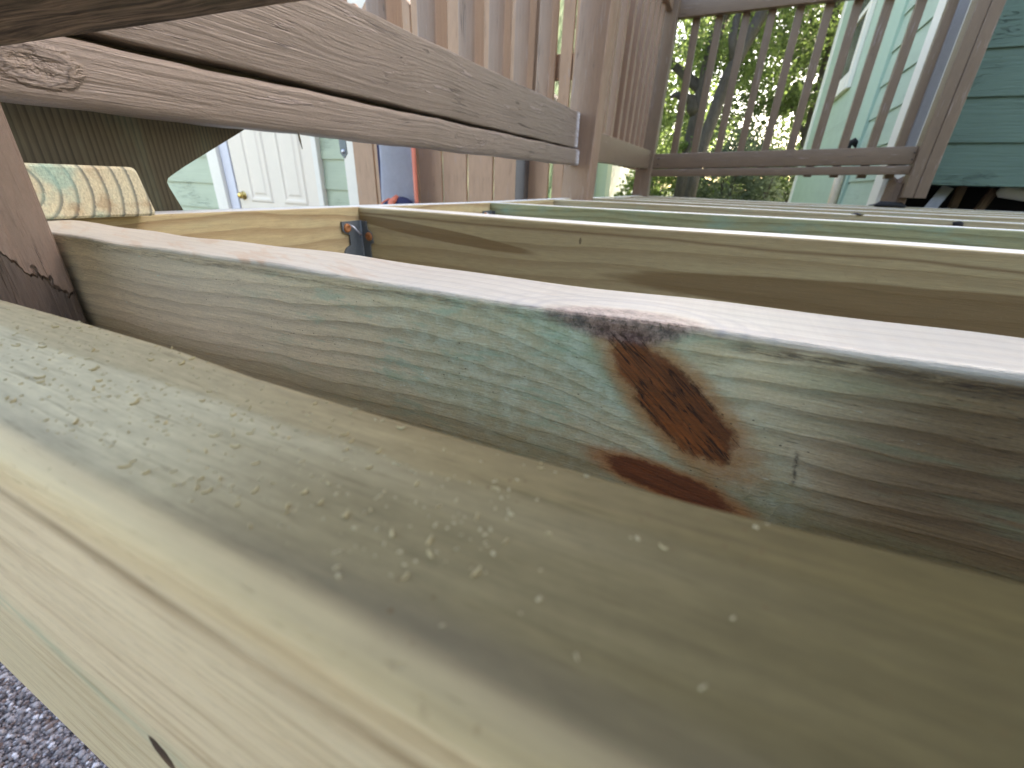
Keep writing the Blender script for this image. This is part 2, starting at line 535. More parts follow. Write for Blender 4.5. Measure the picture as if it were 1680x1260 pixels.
    vc = g.mix(str1.step(0.36, 0.66), C(62, 46, 54), C(140, 122, 118))
    vc = g.mix(b.step(0.0, -0.8) * str1.step(0.35, 0.6) * 0.9, vc, C(112, 68, 40))
    vc = g.mix(g.noise(x * 700, y * 500, z * 500, 2, 0.6).step(0.52, 0.68), vc, C(44, 34, 38))
    col = g.mix(m3 * 0.85, col, vc)
    q4 = (a * 0.75).sq() + ((y - 0.002) / 0.021).sq() + (rag - 0.5) * 0.4
    ring = ((-1.0 * ((q4 - 0.9) / 0.10).sq()).exp() + (-1.0 * ((q4 - 1.35) / 0.09).sq()).exp() * 0.8 + (-1.0 * ((q4 - 1.9) / 0.10).sq()).exp() * 0.5) * top
    col = g.mix(ring * 0.7, col, C(92, 76, 84))
    # torn dark fibres along the front arris
    ed = (-1.0 * ((z + 0.0042 + (n3 - 0.5) * 0.004) / 0.0016).sq()).exp()
    ed = ed * (x.step(0.0, 0.02) * 0.9 + x.step(0.0, -0.06) * 0.45) * (g.noise(x * 90, 1.0, z * 900, 4, 0.7).step(0.42, 0.6))
    col = g.mix(ed * 0.85, col, C(60, 50, 44))
    dots = g.voro(x * 240, 3.0, z * 420).step(0.13, 0.07) * n3.step(0.45, 0.62) * face
    col = g.mix(dots * 0.8, col, C(46, 42, 34))
    # short mark right of the knot
    mk = (-1.0 * ((x - 0.0365 - (z + 0.039) * -0.18) / 0.0006).sq()).exp() * z.step(-0.047, -0.044) * z.step(-0.033, -0.036) * n2.step(0.35, 0.55)
    col = g.mix(mk * 0.8, col, C(48, 44, 38))
    fx = g.noise(x * 170, 6.0, z * 1500, 3, 0.7)
    fy = g.noise(x * 900, 2.0, z * 1100, 2, 0.6)
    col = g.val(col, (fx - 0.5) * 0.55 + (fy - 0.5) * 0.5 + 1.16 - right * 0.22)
    ck = (g.noise(s * 30 + 5.0, d * 420, 3.0, 3, 0.6) - 0.5).absv().step(0.03, 0.0) * core
    col = g.mix(ck * 0.8, col, C(22, 12, 6))
    # top: planed, worn, sky sheen painted in, brown diagonal rings near the left end
    sky_wash = top * (1.0 - m3)
    col = g.mix(sky_wash * 0.72, col, g.val(C(160, 168, 172), (n1 - 0.5) * 0.35 + (g.noise(x * 26, y * 1300, 4.0, 4, 0.7) - 0.5) * 0.9 + 1.0))
    col = g.mix(top * g.noise(x * 130, y * 900, 3.0, 3, 0.65).step(0.6, 0.72) * 0.4, col, C(120, 96, 70))
    # brown ring stripes crossing the top near the left end
    dg = g.noise(x * 42 + y * 75, y * 40, 2.0, 3, 0.6)
    col = g.mix(top * dg.step(0.52, 0.66) * x.step(-0.10, -0.17) * 0.6, col, C(158, 116, 80))
    col = g.mix(top * x.step(-0.05, -0.3) * 0.35, col, C(206, 190, 160))
    col = g.mix(top * g.noise(x * 30, y * 500, 5.0, 4, 0.65).step(0.5, 0.75) * 0.35, col, C(150, 132, 118))
    pd = g.noise(x * 150, 4.0, z * 1500, 2, 0.6).step(0.60, 0.68) * g.noise(x * 14, 2.0, z * 30, 2).step(0.42, 0.58)
    col = g.mix(pd * face * (right * 0.5 + 0.35), col, C(64, 54, 40))
    h = h - ck * 2.0 - core * 0.5 * kfib + (fx - 0.5) * 0.8 + (n2 - 0.5) * 0.5 - ed * 1.5 + m3 * (n1 - 0.5) * 2.0
    return col, h

def feat_streak(g, what, v):
    x, y, z = g.x, g.y, g.z
    if what == 'rings':
        wob = (g.noise(x * 3.0 + 0.4, 0.0, z * 12, 2, 0.5) - 0.5) * 0.022
        return z * 0.62 + wob + 2.0 + y * 0.4 - x * 0.006
    col, h, k, fib, blot = v
    top = z.step(-0.003, -0.0006)
    j = (g.noise(x * 12, 1.0, z * 70, 3, 0.6) - 0.5) * 0.5
    def tongue(cx, cz, L, T, tilt):
        u = (x - cx) * 1.0
        w = (z - cz) - u * tilt
        return (u / L).sq() + (w / T).sq() + j
    m = tongue(-0.36, -0.026, 0.15, 0.0085, -0.09).step(1.15, 0.75)
    m = m.max(tongue(0.23, -0.052, 0.34, 0.0185, 0.012).step(1.1, 0.8))
    col = g.mix(m * 0.8, col, g.val(C(112, 82, 44), fib * 0.7 + 0.6))
    col = g.mix((1.0 - top) * 0.25, col, C(150, 134, 90))
    ln = z + 0.012 + (g.noise(x * 5, 3.0, 0.0, 2) - 0.5) * 0.012 + x * 0.008
    col = g.mix((-1.0 * (ln / 0.0016).sq()).exp() * (1.0 - top) * 0.6, col, C(104, 74, 40))
    dot = ((x + 0.148) / 0.0016).sq() + ((z + 0.02) / 0.004).sq()
    col = g.mix(dot.step(1.2, 0.6) * 0.7, col, C(70, 56, 36))
    return col, h

M_FRONT = treated('treated_pine_front', C(188, 172, 134), C(150, 126, 88), 0.016, (0.01, -0.2), 0.010, 0.12, feat_front, lines=0.3, rough=0.62, seed=2.3, sky_bleach=0.0, gloss=0.0, spec=0.22)
M_KNOT = treated('treated_pine_knotty', C(196, 182, 154), C(116, 94, 70), 0.0076, (0.0, 0.0), 0.0, 0.3, feat_knot, lines=0.62, seed=5.1, sky_bleach=0.15)
M_STREAK = treated('treated_pine_streaked', C(182, 166, 126), C(124, 98, 62), 0.012, (0, 0), 0.0, 0.12, feat_streak, lines=0.4, seed=3.4)
M_PINE = treated('treated_pine', C(172, 156, 120), C(124, 100, 66), 0.008, (0.05, -0.11), 0.012, 0.45)
M_RIM = treated('treated_pine_rim', C(176, 158, 118), C(128, 98, 64), 0.009, (0.07, -0.07), 0.014, 0.2, lines=0.6)
M_GREENPINE = treated('treated_pine_green', C(150, 152, 112), C(112, 108, 70), 0.011, (0.05, -0.12), 0.014, 0.9)
def feat_end(g, what, v):
    if what == 'rings': return v
    col, h, k, fib, blot = v
    x, y, z = g.x, g.y, g.z
    saw = g.noise(y * 900, z * 260, 2.0, 3, 0.65)
    endm = x.step(-0.0045, -0.0005)
    cells = g.noise(y * 700, z * 700, 4.0, 3, 0.7)
    brown = y.step(0.0, -0.03) * 0.0 + g.noise(y * 60, z * 60, 1.0, 3).step(0.5, 0.7)
    kk = (((y - 0.004).sq() + (z - 0.0225).sq()).sqrt() / 0.0096 + (saw - 0.5) * 0.15 + (cells - 0.5) * 0.1).fract()
    kk = kk.step(0.62, 0.86) * kk.step(1.0, 0.9)
    e = g.mix(kk * 0.85, C(206, 198, 168), C(104, 108, 100))
    e = g.mix((g.noise(y * 45, z * 45, 7.0, 3).step(0.42, 0.7) * y.step(0.085, 0.03)) * 0.8, e, C(150, 186, 172))
    e = g.mix(brown * 0.45, e, C(150, 106, 62))
    e = g.val(e, saw * 1.0 + cells * 0.8 + 0.12)
    col = g.mix(endm, col, e)
    return col, h * 0.5 + saw * 1.6 * endm + cells * 1.2 * endm
M_END = treated('treated_pine_sawn_end', C(190, 172, 126), C(120, 98, 66), 0.0098, (0.004, 0.0225), 0.004, 0.5, feat_end, lines=0.8)
M_DARKWOOD = treated('weathered_dark_timber', C(98, 88, 68), C(52, 44, 32), 0.0032, (0.0, 0.3), 0.006, 0.15, lines=0.7)
def underside_mat():
    g = Mat('bare_weathered_underside'); x, y, z = g.x, g.y, g.z
    w = (g.noise(x * 8, y * 20, z * 20, 2) - 0.5) * 0.02
    f1 = g.noise(x * 14, (y + w) * 330, z * 330, 4, 0.7); f2 = g.noise(x * 50, (y + w) * 1300, z * 1300, 3, 0.65)
    bl = g.noise(x * 18, y * 60, z * 60, 4, 0.65)
    c = g.mix(f1.step(0.35, 0.68), C(58, 46, 38), C(150, 130, 112))
    c = g.mix(bl.step(0.5, 0.7) * 0.5, c, C(92, 84, 62))
    c = g.val(c, f2 * 0.9 + 0.5)
    slot = ((x + 0.245) / 0.010).sq() + ((y - 0.020) / 0.0016).sq()
    c = g.mix(slot.step(1.3, 0.7), c, C(14, 12, 10))
    return g.set(c, 0.8, f1 + f2 * 0.5 + bl * 0.5, 0.002, 1.0, 0.3)
M_OLDTOP = underside_mat()
def scuff_end(g, fine, grain):
    xx = g.x
    return xx.step(1.33, 1.362) * g.noise(g.y * 30, g.z * 220, xx * 160, 3, 0.6).step(0.32, 0.55) * 0.85
M_RAIL = painted('brown_rail_paint', C(132, 118, 106), relief=1.5, scuff=scuff_end)
M_BROWN = painted('brown_paint', C(146, 119, 100), relief=0.5)
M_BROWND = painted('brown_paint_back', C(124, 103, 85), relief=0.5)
M_POST = painted('brown_paint_peeling', C(126, 110, 100), peel=1.0, relief=1.3)
M_FENCE = painted('tan_fence_paint', C(176, 142, 116), relief=0.5, rough=0.6)
M_STEEL = plain('dark_galvanised_steel', C(98, 106, 110), 0.5, 0.25, 60, 0.0003, 0.25)
M_RUST = plain('rusty_screw', C(168, 112, 70), 0.6, 0.3, 300, 0.0003, 0.3)
M_NAIL = plain('bright_steel', C(190, 194, 204), 0.3, 0.1, 200, 0, 0.9)

# ------------------------------------------------------------------ ground
def gravel_mat():
    g = Mat('gravel_ground')
    v = g.voro(g.x * 130, g.y * 130, 0.0)
    vc = g.voro(g.x * 130, g.y * 130, 0.0, out='Color')
    n = g.noise(g.x * 3, g.y * 3, 0.0, 4, 0.6)
    n2 = g.noise(g.x * 90, g.y * 90, 1.0, 3, 0.6)
    c = g.mix(n2, C(92, 86, 84), C(160, 152, 150))
    sv = g.t.nodes.new('ShaderNodeSeparateColor'); g.t.links.new(vc, sv.inputs[0])
    c = g.mix(E(g, sv.outputs[0]), C(66, 62, 66), C(158, 152, 154))
    c = g.val(c, n * 0.4 + 0.5 + (1.0 - v) * 0.25)
    return g.set(c, 0.9, (1.0 - v) + n2 * 0.4, 0.008, 1.0, 0.2)
M_GRAVEL = gravel_mat()
def lawn_mat():
    g = Mat('lawn')
    n = g.noise(g.x * 1.2, g.y * 1.2, 0.0, 5, 0.65)
    n2 = g.noise(g.x * 40, g.y * 40, 0.0, 3, 0.7)
    c = g.mix(n.step(0.35, 0.65), C(70, 92, 38), C(128, 128, 66))
    c = g.val(c, n2 * 0.8 + 0.6)
    return g.set(c, 0.9, n2, 0.03, 1.0, 0.2)
M_LAWN = lawn_mat()
me = bpy.data.meshes.new('ground')
me.from_pydata([(-150, -150, -1), (150, -150, -1), (150, 250, -1), (-150, 250, -1)], [], [(0, 1, 2, 3)])
tag(link('ground', me, M_LAWN), kind='structure')
me = bpy.data.meshes.new('yard')
me.from_pydata([(-8, -6, -0.996), (9, -6, -0.996), (9, 5.2, -0.996), (-8, 5.2, -0.996)], [], [(0, 1, 2, 3)])
tag(link('gravel_yard', me, M_GRAVEL), kind='structure')

def pebble_cloud():
    rng = np.random.default_rng(3)
    bm = bmesh.new(); bmesh.ops.create_icosphere(bm, subdivisions=1, radius=1)
    bv = np.array([v.co[:] for v in bm.verts]); bf = np.array([[v.index for v in f.verts] for f in bm.faces]); bm.free()
    N = 46000
    c = np.stack([np.where(rng.random(N) < 0.6, rng.uniform(-1.55, -0.72, N), rng.normal(-1.1, 0.65, N)), np.where(rng.random(N) < 0.6, rng.uniform(-0.2, 0.3, N), rng.normal(0.0, 0.5, N)), rng.uniform(-0.004, 0.006, N) - 0.996], 1)
    sz = rng.gamma(7, 0.00052, N).clip(0.0016, 0.0075)
    an = rng.uniform(0, 2 * np.pi, N)
    st = np.stack([rng.uniform(0.8, 1.4, N), rng.uniform(0.7, 1.1, N), rng.uniform(0.5, 0.9, N)], 1) * sz[:, None]
    j = 1 + rng.normal(0, 0.13, (N, len(bv), 1))
    v = bv[None] * j * st[:, None, :]
    ca, sa = np.cos(an)[:, None], np.sin(an)[:, None]
    v = np.stack([v[..., 0] * ca - v[..., 1] * sa, v[..., 0] * sa + v[..., 1] * ca, v[..., 2]], 2) + c[:, None, :]
    f = bf[None] + (np.arange(N) * len(bv))[:, None, None]
    me = bpy.data.meshes.new('gravel')
    v = v.reshape(-1, 3); f = f.reshape(-1, 3)
    me.vertices.add(len(v)); me.vertices.foreach_set('co', v.ravel())
    me.loops.add(f.size); me.loops.foreach_set('vertex_index', f.ravel().astype(np.int32))
    me.polygons.add(len(f)); me.polygons.foreach_set('loop_start', np.arange(0, f.size, 3, dtype=np.int32))
    me.update(calc_edges=True)
    g = Mat('pebbles'); i = g.island()
    c = g.mix(i, C(74, 70, 74), C(150, 144, 146))
    c = g.mix((i * 7.3).fract().step(0.75, 0.9), c, C(104, 86, 80))
    c = g.mix((i * 13.7).fract().step(0.85, 0.95), c, C(190, 188, 194))
    n = g.noise(g.x * 400, g.y * 400, g.z * 400, 2)
    return link('gravel', me, g.set(g.val(c, n * 0.5 + 0.7), 0.7))
tag(pebble_cloud(), 'grey pea gravel on the ground below the deck edge', kind='stuff')

# ------------------------------------------------------------------ deck frame
def lin(xs, ys):
    return lambda x: float(np.interp(x, xs, ys))
# the front board: slightly wandering back arris
wob0 = lin([-0.9, -0.2, -0.155, -0.111, -0.085, -0.05, -0.027, 0.0, 0.05, 1.9], [0, .0004, .0008, 0.0008, -.0006, -.0008, -.0004, 0.0001, .0012, 0.0012])
wy0 = lin([-0.9, 0.005, 0.03, 0.045, 1.9], [0, 0, 0.0017, 0.0024, 0.0026])
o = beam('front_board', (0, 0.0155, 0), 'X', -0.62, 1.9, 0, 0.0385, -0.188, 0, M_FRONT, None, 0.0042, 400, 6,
         lambda x: (wy0(x), wob0(x) * 0.9))
tag(o, 'nearest timber, smooth tan board strewn with sawdust across the foreground', 'deck board')

def edge1(x):
    return (0.0007 * math.sin(x * 31 + 1) + 0.0004 * math.sin(x * 83), 0.0006 * math.sin(x * 23) + 0.0003 * math.sin(x * 71 + 2))
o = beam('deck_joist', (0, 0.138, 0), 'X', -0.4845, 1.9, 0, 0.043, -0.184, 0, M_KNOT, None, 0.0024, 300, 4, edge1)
tag(o, 'second timber with rust brown knots and greenish stain, just behind the sawdust covered board', 'joist', 'joists of the stripped deck')
o = beam('deck_joist', (0, 0.512, 0), 'X', -0.4845, 2.4, 0, 0.043, -0.184, 0, M_STREAK, None, 0.003, 60, 3,
         lambda x: (0.001 * math.sin(x * 7), 0.0007 * math.sin(x * 11)))
tag(o, 'joist with long brown grain tongues, first one behind the knotty timber', 'joist', 'joists of the stripped deck')
JY = [0.925, 1.345, 1.76, 2.17, 2.58, 2.985]
JL = ['greenish joist, third from the nearest knotty one', 'fourth joist back from the knotty one, bright narrow top',
      'fifth joist back from the knotty one, seen as a thin stripe', 'sixth joist back from the knotty one, seen as a thin stripe',
      'seventh joist back, next to the last one under the far railing', 'last joist, directly under the far railing']
for i, (yy, lb) in enumerate(zip(JY, JL)):
    o = beam('deck_joist', (0, yy, 0), 'X', -0.4845, 3.4, 0, 0.041, -0.184, 0, M_GREENPINE if i == 0 else M_PINE, None, 0.003, 40, 3,
             lambda x, i=i: (0.0015 * math.sin(x * 5 + i), 0.0012 * math.sin(x * 4.3 + 2 * i)))
    tag(o, lb, 'joist', 'joists of the stripped deck')
o = beam('side_rim_board', (-0.4855, 0, 0), 'Y', 0.141, 3.03, 0, 0.038, -0.186, 0.0, M_RIM, None, 0.0025, 60, 3,
         lambda x: (0.0, 0.001 * math.sin(x * 5)))
tag(o, 'left rim board the joists hang on, running away under the brown railing', 'rim board')
o = beam('ledger_board', (0, 3.40, 0), 'X', 0.93, 3.6, 0, 0.04, -0.186, -0.004, M_PINE, None, 0.003, 10)
tag(o, 'ledger board along the house below the dark green siding', 'ledger')

# dark debris on two far joists
def lump(name, loc, s, mat, label, cat):
    bm = bmesh.new(); bmesh.ops.create_icosphere(bm, subdivisions=2, radius=1)
    rr = random.Random(hash(name) % 100 + int(loc[0] * 100))
    for v in bm.verts:
        f = 1 + rr.uniform(-0.25, 0.25)
        v.co = Vector((v.co.x * s[0] * f, v.co.y * s[1] * f, max(v.co.z, -0.3) * s[2] * f))
    return tag(link(name, mesh_of(bm, name, True), mat, loc), label, cat)
M_TAR = plain('black_tar_paper', C(30, 28, 28), 0.8, 0.3, 80, 0.001)

# joist hanger
def make_hanger():
    h = thing('joist_hanger', 'dark steel joist hanger with rusty screws in the corner of rim board and joist', 'joist hanger', (-0.4845, 0.512, -0.09), 'joist hangers on the rim board')
    x0 = -0.4845
    pr = [(0.474, -0.0175), (0.5115, -0.0175), (0.5115, -0.17), (0.474, -0.17), (0.474, -0.058), (0.4785, -0.053), (0.4865, -0.050), (0.4865, -0.036), (0.4795, -0.0335), (0.474, -0.030)]
    link('rim_flange', poly_prism('rim_flange', [(p[0] - 0.512, p[1] + 0.09) for p in pr], 0, 0.0, 0.0024), M_STEEL, (x0, 0.512, -0.09), h)
    pj = [(0.0, -0.018), (0.013, -0.018), (0.0135, -0.029), (0.021, -0.034), (0.023, -0.047), (0.0165, -0.051), (0.0165, -0.17), (0.0, -0.17)]
    link('joist_flange', poly_prism('joist_flange', [(p[0], p[1] + 0.09) for p in pj], 1, -0.0026, -0.0002), M_STEEL, (x0, 0.512, -0.09), h)
    # soft dimple along the fold
    link('fold', tube_mesh('fold', [(0.0022, -0.0022, 0.0725), (0.0022, -0.0022, -0.08)], [0.0022, 0.0022], 8), M_STEEL, (x0, 0.512, -0.09), h)
    sm = lathe_mesh('screw', [(0.0062, 0), (0.0062, 0.001), (0.0052, 0.0026), (0.0026, 0.0032), (0.0022, 0.0014), (0.0006, 0.0012)], 14)
    link('screw', sm, M_RUST, (x0 + 0.0024, 0.4825, -0.0265), h, (0, rad(90), 0))
    link('screw', sm, M_RUST, (x0 + 0.0165, 0.5095, -0.039), h, (rad(90), 0, 0))
    link('screw', sm, M_RUST, (x0 + 0.0024, 0.4825, -0.115), h, (0, rad(90), 0))
    link('bent_nail', tube_mesh('bent_nail', [(0.002, -0.026, 0.069), (0.008, -0.021, 0.064), (0.0085, -0.012, 0.055), (0.0085, -0.010, 0.053)], [0.0012, 0.0013, 0.0014, 0.0022], 8), M_NAIL, (x0, 0.512, -0.09), h)
    return h
HG = make_hanger()
for yy, lb in zip(JY[:3], ['joist hanger at the greenish joist, second hanger back', 'joist hanger third back along the rim board', 'joist hanger fourth back along the rim board']):
    c = copy_tree(HG); c.location.y += yy - 0.512; c['label'] = lb

# short board end lying on the corner
def endoff(x): return (0, 0)
bm_me = beam_mesh('board_offcut', -0.85, 0.0, 0, 0.089, 0.0, 0.0385, 0.004, 6, 4)
for v in bm_me.vertices:        # out of square saw cut at the right hand end
    if v.co.x > -0.01: v.co.x += (v.co.y - 0.04) * 0.04 + (0.02 - v.co.z) * 0.08
    v.co.y += (0.02 - v.co.z) * 0.12 if v.co.y > 0.06 else 0
o = link('board_offcut', bm_me, M_END, (-0.468, 0.147, 0.0015))
tag(o, 'sawn timber end with growth rings showing, lying on the corner beside the peeling post', 'timber')

# notched stair stringer behind
pts = [(0.15, 0.09), (0.419, 0.098), (0.405, 0.0865), (0.325, 0.0435), (0.309, 0.034), (0.3045, 0.031), (0.3025, 0.027), (0.3035, 0.022), (0.312, -0.003), (0.345, -0.08), (0.345, -0.99), (0.22, -0.99), (0.22, -0.15), (0.02, -0.12), (0.02, 0.09)]
# vertical grain: build in a local frame whose X is up
loc_pts = [(p[1], p[0]) for p in pts]
bm = bmesh.new()
A = [bm.verts.new((p[0], p[1], 0)) for p in loc_pts]; B = [bm.verts.new((p[0], p[1], 0.038)) for p in loc_pts]
bm.faces.new(A); bm.faces.new(B[::-1])
for i in range(len(A)):
    j = (i + 1) % len(A); bm.faces.new((A[i], B[i], B[j], A[j]))
o = link('stair_stringer', mesh_of(bm, 'stair_stringer'), M_DARKWOOD, (-0.552, 0, 0))
# local x->world z, local y->world y, local z->world -x
o.rotation_euler = Matrix(((0, 0, -1), (0, 1, 0), (1, 0, 0))).to_euler()
tag(o, 'dark weathered stringer plank with a rounded notch, under the brown railing at left', 'stringer')

# ------------------------------------------------------------------ railings
o = post_up('railing_post', -0.4265, 0.0945, -0.185, 1.05, 0.089, 0.081, M_POST, None, 0.005, (0.012, 0.0))
o.name = 'railing_post'
tag(o, 'nearest brown post with peeling paint, standing at the left edge of the deck', 'post', 'railing posts')
# object origin of the post is far below, so the peeling is keyed on a second mesh origin
me = o.data
for v in me.vertices: v.co.x -= 0.145
o.location = Vector(o.location) + (frame((0.012, 0, 1), (0, 1, 0)) @ Vector((0.145, 0, 0)))

def rail_dir(p, q):
    p, q = Vector(p), Vector(q); return p, (q - p).normalized(), (q - p).length

SR = thing('side_railing', 'left brown railing running back from the peeling post to the middle post', 'railing', (-0.49, 0.8, 0.08), 'railing sections round the deck')
p, d, L = rail_dir((-0.47, 0.139, 0.079), (-0.47, 1.515, 0.101))
beam('lower_rail', p, d, 0, L, 0, 0.038, 0, 0.0455, M_RAIL, SR, 0.007, 60, 4, lambda x: (0.0006 * math.sin(x * 40), 0.0007 * math.sin(x * 25) + 0.0004 * math.sin(x * 90)))
p, d, L = rail_dir((-0.47, 0.139, 0.1325), (-0.47, 1.515, 0.1505))
ur = beam('upper_rail', p, d, 0, L - 0.004, 0, 0.036, 0, 0.0, M_RAIL, SR, 0.003) if False else None
urm = beam_mesh('upper_rail', 0, L - 0.004, 0.007, 0.036, 0, 0.098, 0.0035, 60, 4, lambda x: (0.0, 0.0005 * math.sin(x * 33) + (0.0008 * math.sin(x * 60 + 1) if 0 else 0)))
ur = link('upper_rail', urm, M_RAIL, p, SR); ur.rotation_euler = frame(d).to_euler()
p, d, L = rail_dir((-0.5067, 0.139, 0.098), (-0.5067, 1.5, 0.118))
beam('backing_strip', p, d, 0, L, 0, 0.006, 0, 0.07, M_DARKWOOD, SR, 0.001, 4, 1)
BAL_Y = [0.30, 0.42, 0.545, 0.662, 0.79, 0.925, 1.052, 1.185, 1.332]
for yy in BAL_Y:
    zt = 0.14 + 0.0136 * yy
    post_up('baluster', -0.5335, yy, zt, 0.99, 0.038, 0.040, M_BROWN, SR, 0.0025, (0.01, 0))
p, d, L = rail_dir((-0.47, 0.139, 0.90), (-0.47, 1.515, 0.915))
beam('top_rail', p, d, 0, L, 0, 0.036, 0, 0.089, M_BROWN, SR, 0.004)

o = post_up('railing_post', -0.508, 1.563, -0.98, 1.08, 0.092, 0.088, M_BROWN, None, 0.004, (0.03, 0.0))
tag(o, 'middle brown post where the two left railing sections meet', 'post', 'railing posts')

SR2 = thing('side_railing', 'far left brown railing with close balusters between the middle post and corner post', 'railing', (-0.49, 2.2, 0.1), 'railing sections round the deck')
p, d, L = rail_dir((-0.475, 1.61, 0.122), (-0.475, 2.945, 0.150))
beam('lower_rail', p, d, 0, L, 0, 0.038, 0, 0.096, M_BROWND, SR2, 0.004, 10)
for k in range(10):
    yy = 1.70 + k * 0.128
    post_up('baluster', -0.531, yy, 0.14, 0.99, 0.038, 0.040, M_BROWN, SR2, 0.0025, (0.02, 0))
p, d, L = rail_dir((-0.475, 1.61, 0.895), (-0.475, 2.945, 0.895))
beam('top_rail', p, d, 0, L, 0, 0.038, 0, 0.089, M_BROWN, SR2, 0.004)

o = post_up('railing_post', -0.522, 3.0, -0.98, 1.1, 0.092, 0.089, M_BROWND, None, 0.004, (0.015, 0.0))
tag(o, 'corner brown post where the left and far railings meet', 'post', 'railing posts')

FR = thing('far_railing', 'brown railing across the far end of the deck with trees behind it', 'railing', (0.15, 3.0, 0.11), 'railing sections round the deck')
p, d, L = rail_dir((-0.474, 2.985, 0.109), (0.80, 2.985, 0.150))
beam('lower_rail', p, d, 0, L - 0.012, 0, 0.038, 0, 0.040, M_BROWND, FR, 0.003, 10)
p, d, L = rail_dir((-0.474, 2.985, 0.1515), (0.80, 2.985, 0.195))
beam('middle_rail', p, d, 0, L - 0.012, 0, 0.036, 0, 0.079, M_BROWND, FR, 0.003, 10)
for xx in (-0.355, -0.241, -0.113, 0.004, 0.127, 0.249, 0.364, 0.486, 0.609, 0.724):
    post_up('baluster', xx, 3.042, 0.13, 0.98, 0.037, 0.036, M_BROWND, FR, 0.0025)
p, d, L = rail_dir((-0.474, 2.985, 0.872), (0.80, 2.985, 0.884))
beam('top_rail', p, d, 0, L, 0, 0.038, 0, 0.092, M_BROWND, FR, 0.004, 10)

EP = thing('end_post', 'brown double board post at the house end of the far railing', 'post', (0.85, 3.0, 0.03), 'railing posts')
post_up('post_board', 0.8135, 3.003, 0.045, 1.2, 0.045, 0.089, M_BROWND, EP, 0.003)
post_up('post_board', 0.861, 3.0, 0.045, 1.2, 0.047, 0.089, M_BROWND, EP, 0.003)
o = post_up('house_trim', 0.815, 3.42, 0.2, 2.4, 0.0, 0.0, M_BROWND, None, 0.003) if False else None

# front railing bottom rail passing over the camera
FB = thing('front_railing', 'dark bare bottom rail overhead, nearest of all the rails', 'railing', (0.3, 0.09, 0.08), 'railing sections round the deck')
jr = random.Random(4)
jn = [jr.uniform(-1, 1) for _ in range(400)]
def jag(x):
    t = (x + 0.5) * 260; i = int(t); u = t - i
    n = jn[i % 400] * (1 - u) + jn[(i + 1) % 400] * u
    return (0.0002 * math.sin(x * 60) + 0.00035 * n, 0.00015 * n)
beam('lower_rail', (0, 0.0755, 0.0805), (1, 0.034, 0), -0.38, 1.25, 0, 0.038, 0, 0.089, M_OLDTOP, FB, 0.0012, 260, 3, jag)

for k in range(12):  # unseen balusters and top rail, added to shade the near board
    post_up('baluster', -0.27 + k * 0.125, 0.058 + 0.034 * (-0.27 + k * 0.125), 0.14, 0.98, 0.038, 0.038, M_BROWN, FB, 0.002)
beam('top_rail', (0, 0.0755, 0.90), (1, 0.034, 0), -0.38, 1.25, 0, 0.038, 0, 0.089, M_BROWN, FB, 0.003)

o = post_up('railing_post', 0.118, -0.033, -0.99, 1.0, 0.089, 0.089, M_BROWN, None, 0.004)  # post added out of view to darken the right foreground
tag(o, 'unseen front post added to shade the right of the near boards', 'post', 'railing posts')

link('splinter', tube_mesh('splinter', [(-0.469, 0.412, 0.084), (-0.4685, 0.4125, 0.076), (-0.468, 0.4135, 0.067)], [0.001, 0.0012, 0.0003], 6), M_DARKWOOD, (0, 0, 0), SR)
nm = lathe_mesh('nail_head', [(0.0042, 0), (0.0042, 0.0006), (0.002, 0.0012)], 10)
M_NAILD = plain('dark_nail', C(60, 52, 48), 0.7, 0.2, 200)
for xx in (-0.43, 0.78):
    for zz in (0.175, 0.205):
        link('nail_head', nm, M_NAILD, (xx, 2.9845, zz + (xx + 0.43) * 0.033), FR, (rad(90), 0, 0))
for yy, zz in ((1.62, 0.155), (1.62, 0.19), (2.91, 0.19), (2.91, 0.22)):
    link('nail_head', nm, M_NAILD, (-0.4755, yy, zz), SR2, (0, rad(90), 0))

# ------------------------------------------------------------------ house on the right
def lap_mat(name, col, relief=1.0):
    g = Mat(name); r = g.rnd * 19.0
    grain = g.noise(g.x * 3 + r, g.y * 70, g.z * 110, 4, 0.6)
    crack = (g.noise(g.x * 5 + r, 0.0, g.z * 60, 3, 0.6) - 0.5).absv().step(0.02, 0.0) * g.noise(g.x * 3, r, g.z * 6, 2).step(0.5, 0.65)
    d = g.noise(g.x * 4 + r, g.y * 4, g.z * 9, 4, 0.6)
    c = g.val(col, (d - 0.5) * 0.3 + (grain - 0.5) * 0.22 + 1.0)
    c = g.mix(crack * 0.5, c, C(40, 60, 50))
    return g.set(c, 0.5, grain - crack * 1.5, 0.004 * relief, 0.9, 0.4)
M_SIDING = lap_mat('green_siding_shaded', C(92, 114, 98))  # house paint with the front's shade mixed into the colour
M_SIDE_L = lap_mat('green_siding_lit', C(162, 182, 164), 0.25)  # lit copy of the same house paint for the open side
M_WHITE = plain('white_trim_paint', C(226, 221, 210), 0.45, 0.06, 25, 0.0004)
M_PALE = plain('pale_green_trim', C(160, 186, 168), 0.5, 0.06, 25, 0.0004)
M_DARK = plain('crawlspace_black', C(26, 24, 22), 0.9, 0.3, 12)
M_ROOF = plain('asphalt_shingle', C(84, 80, 78), 0.9, 0.3, 40, 0.003)
def glass_mat():
    g = Mat('window_glass')
    n = g.noise(g.x * 2, g.y * 2, g.z * 2, 2)
    return g.set(g.val(C(58, 62, 66), n * 0.6 + 0.7), 0.22, n, 0.002, 0.3, 0.35)
M_GLASS = glass_mat()

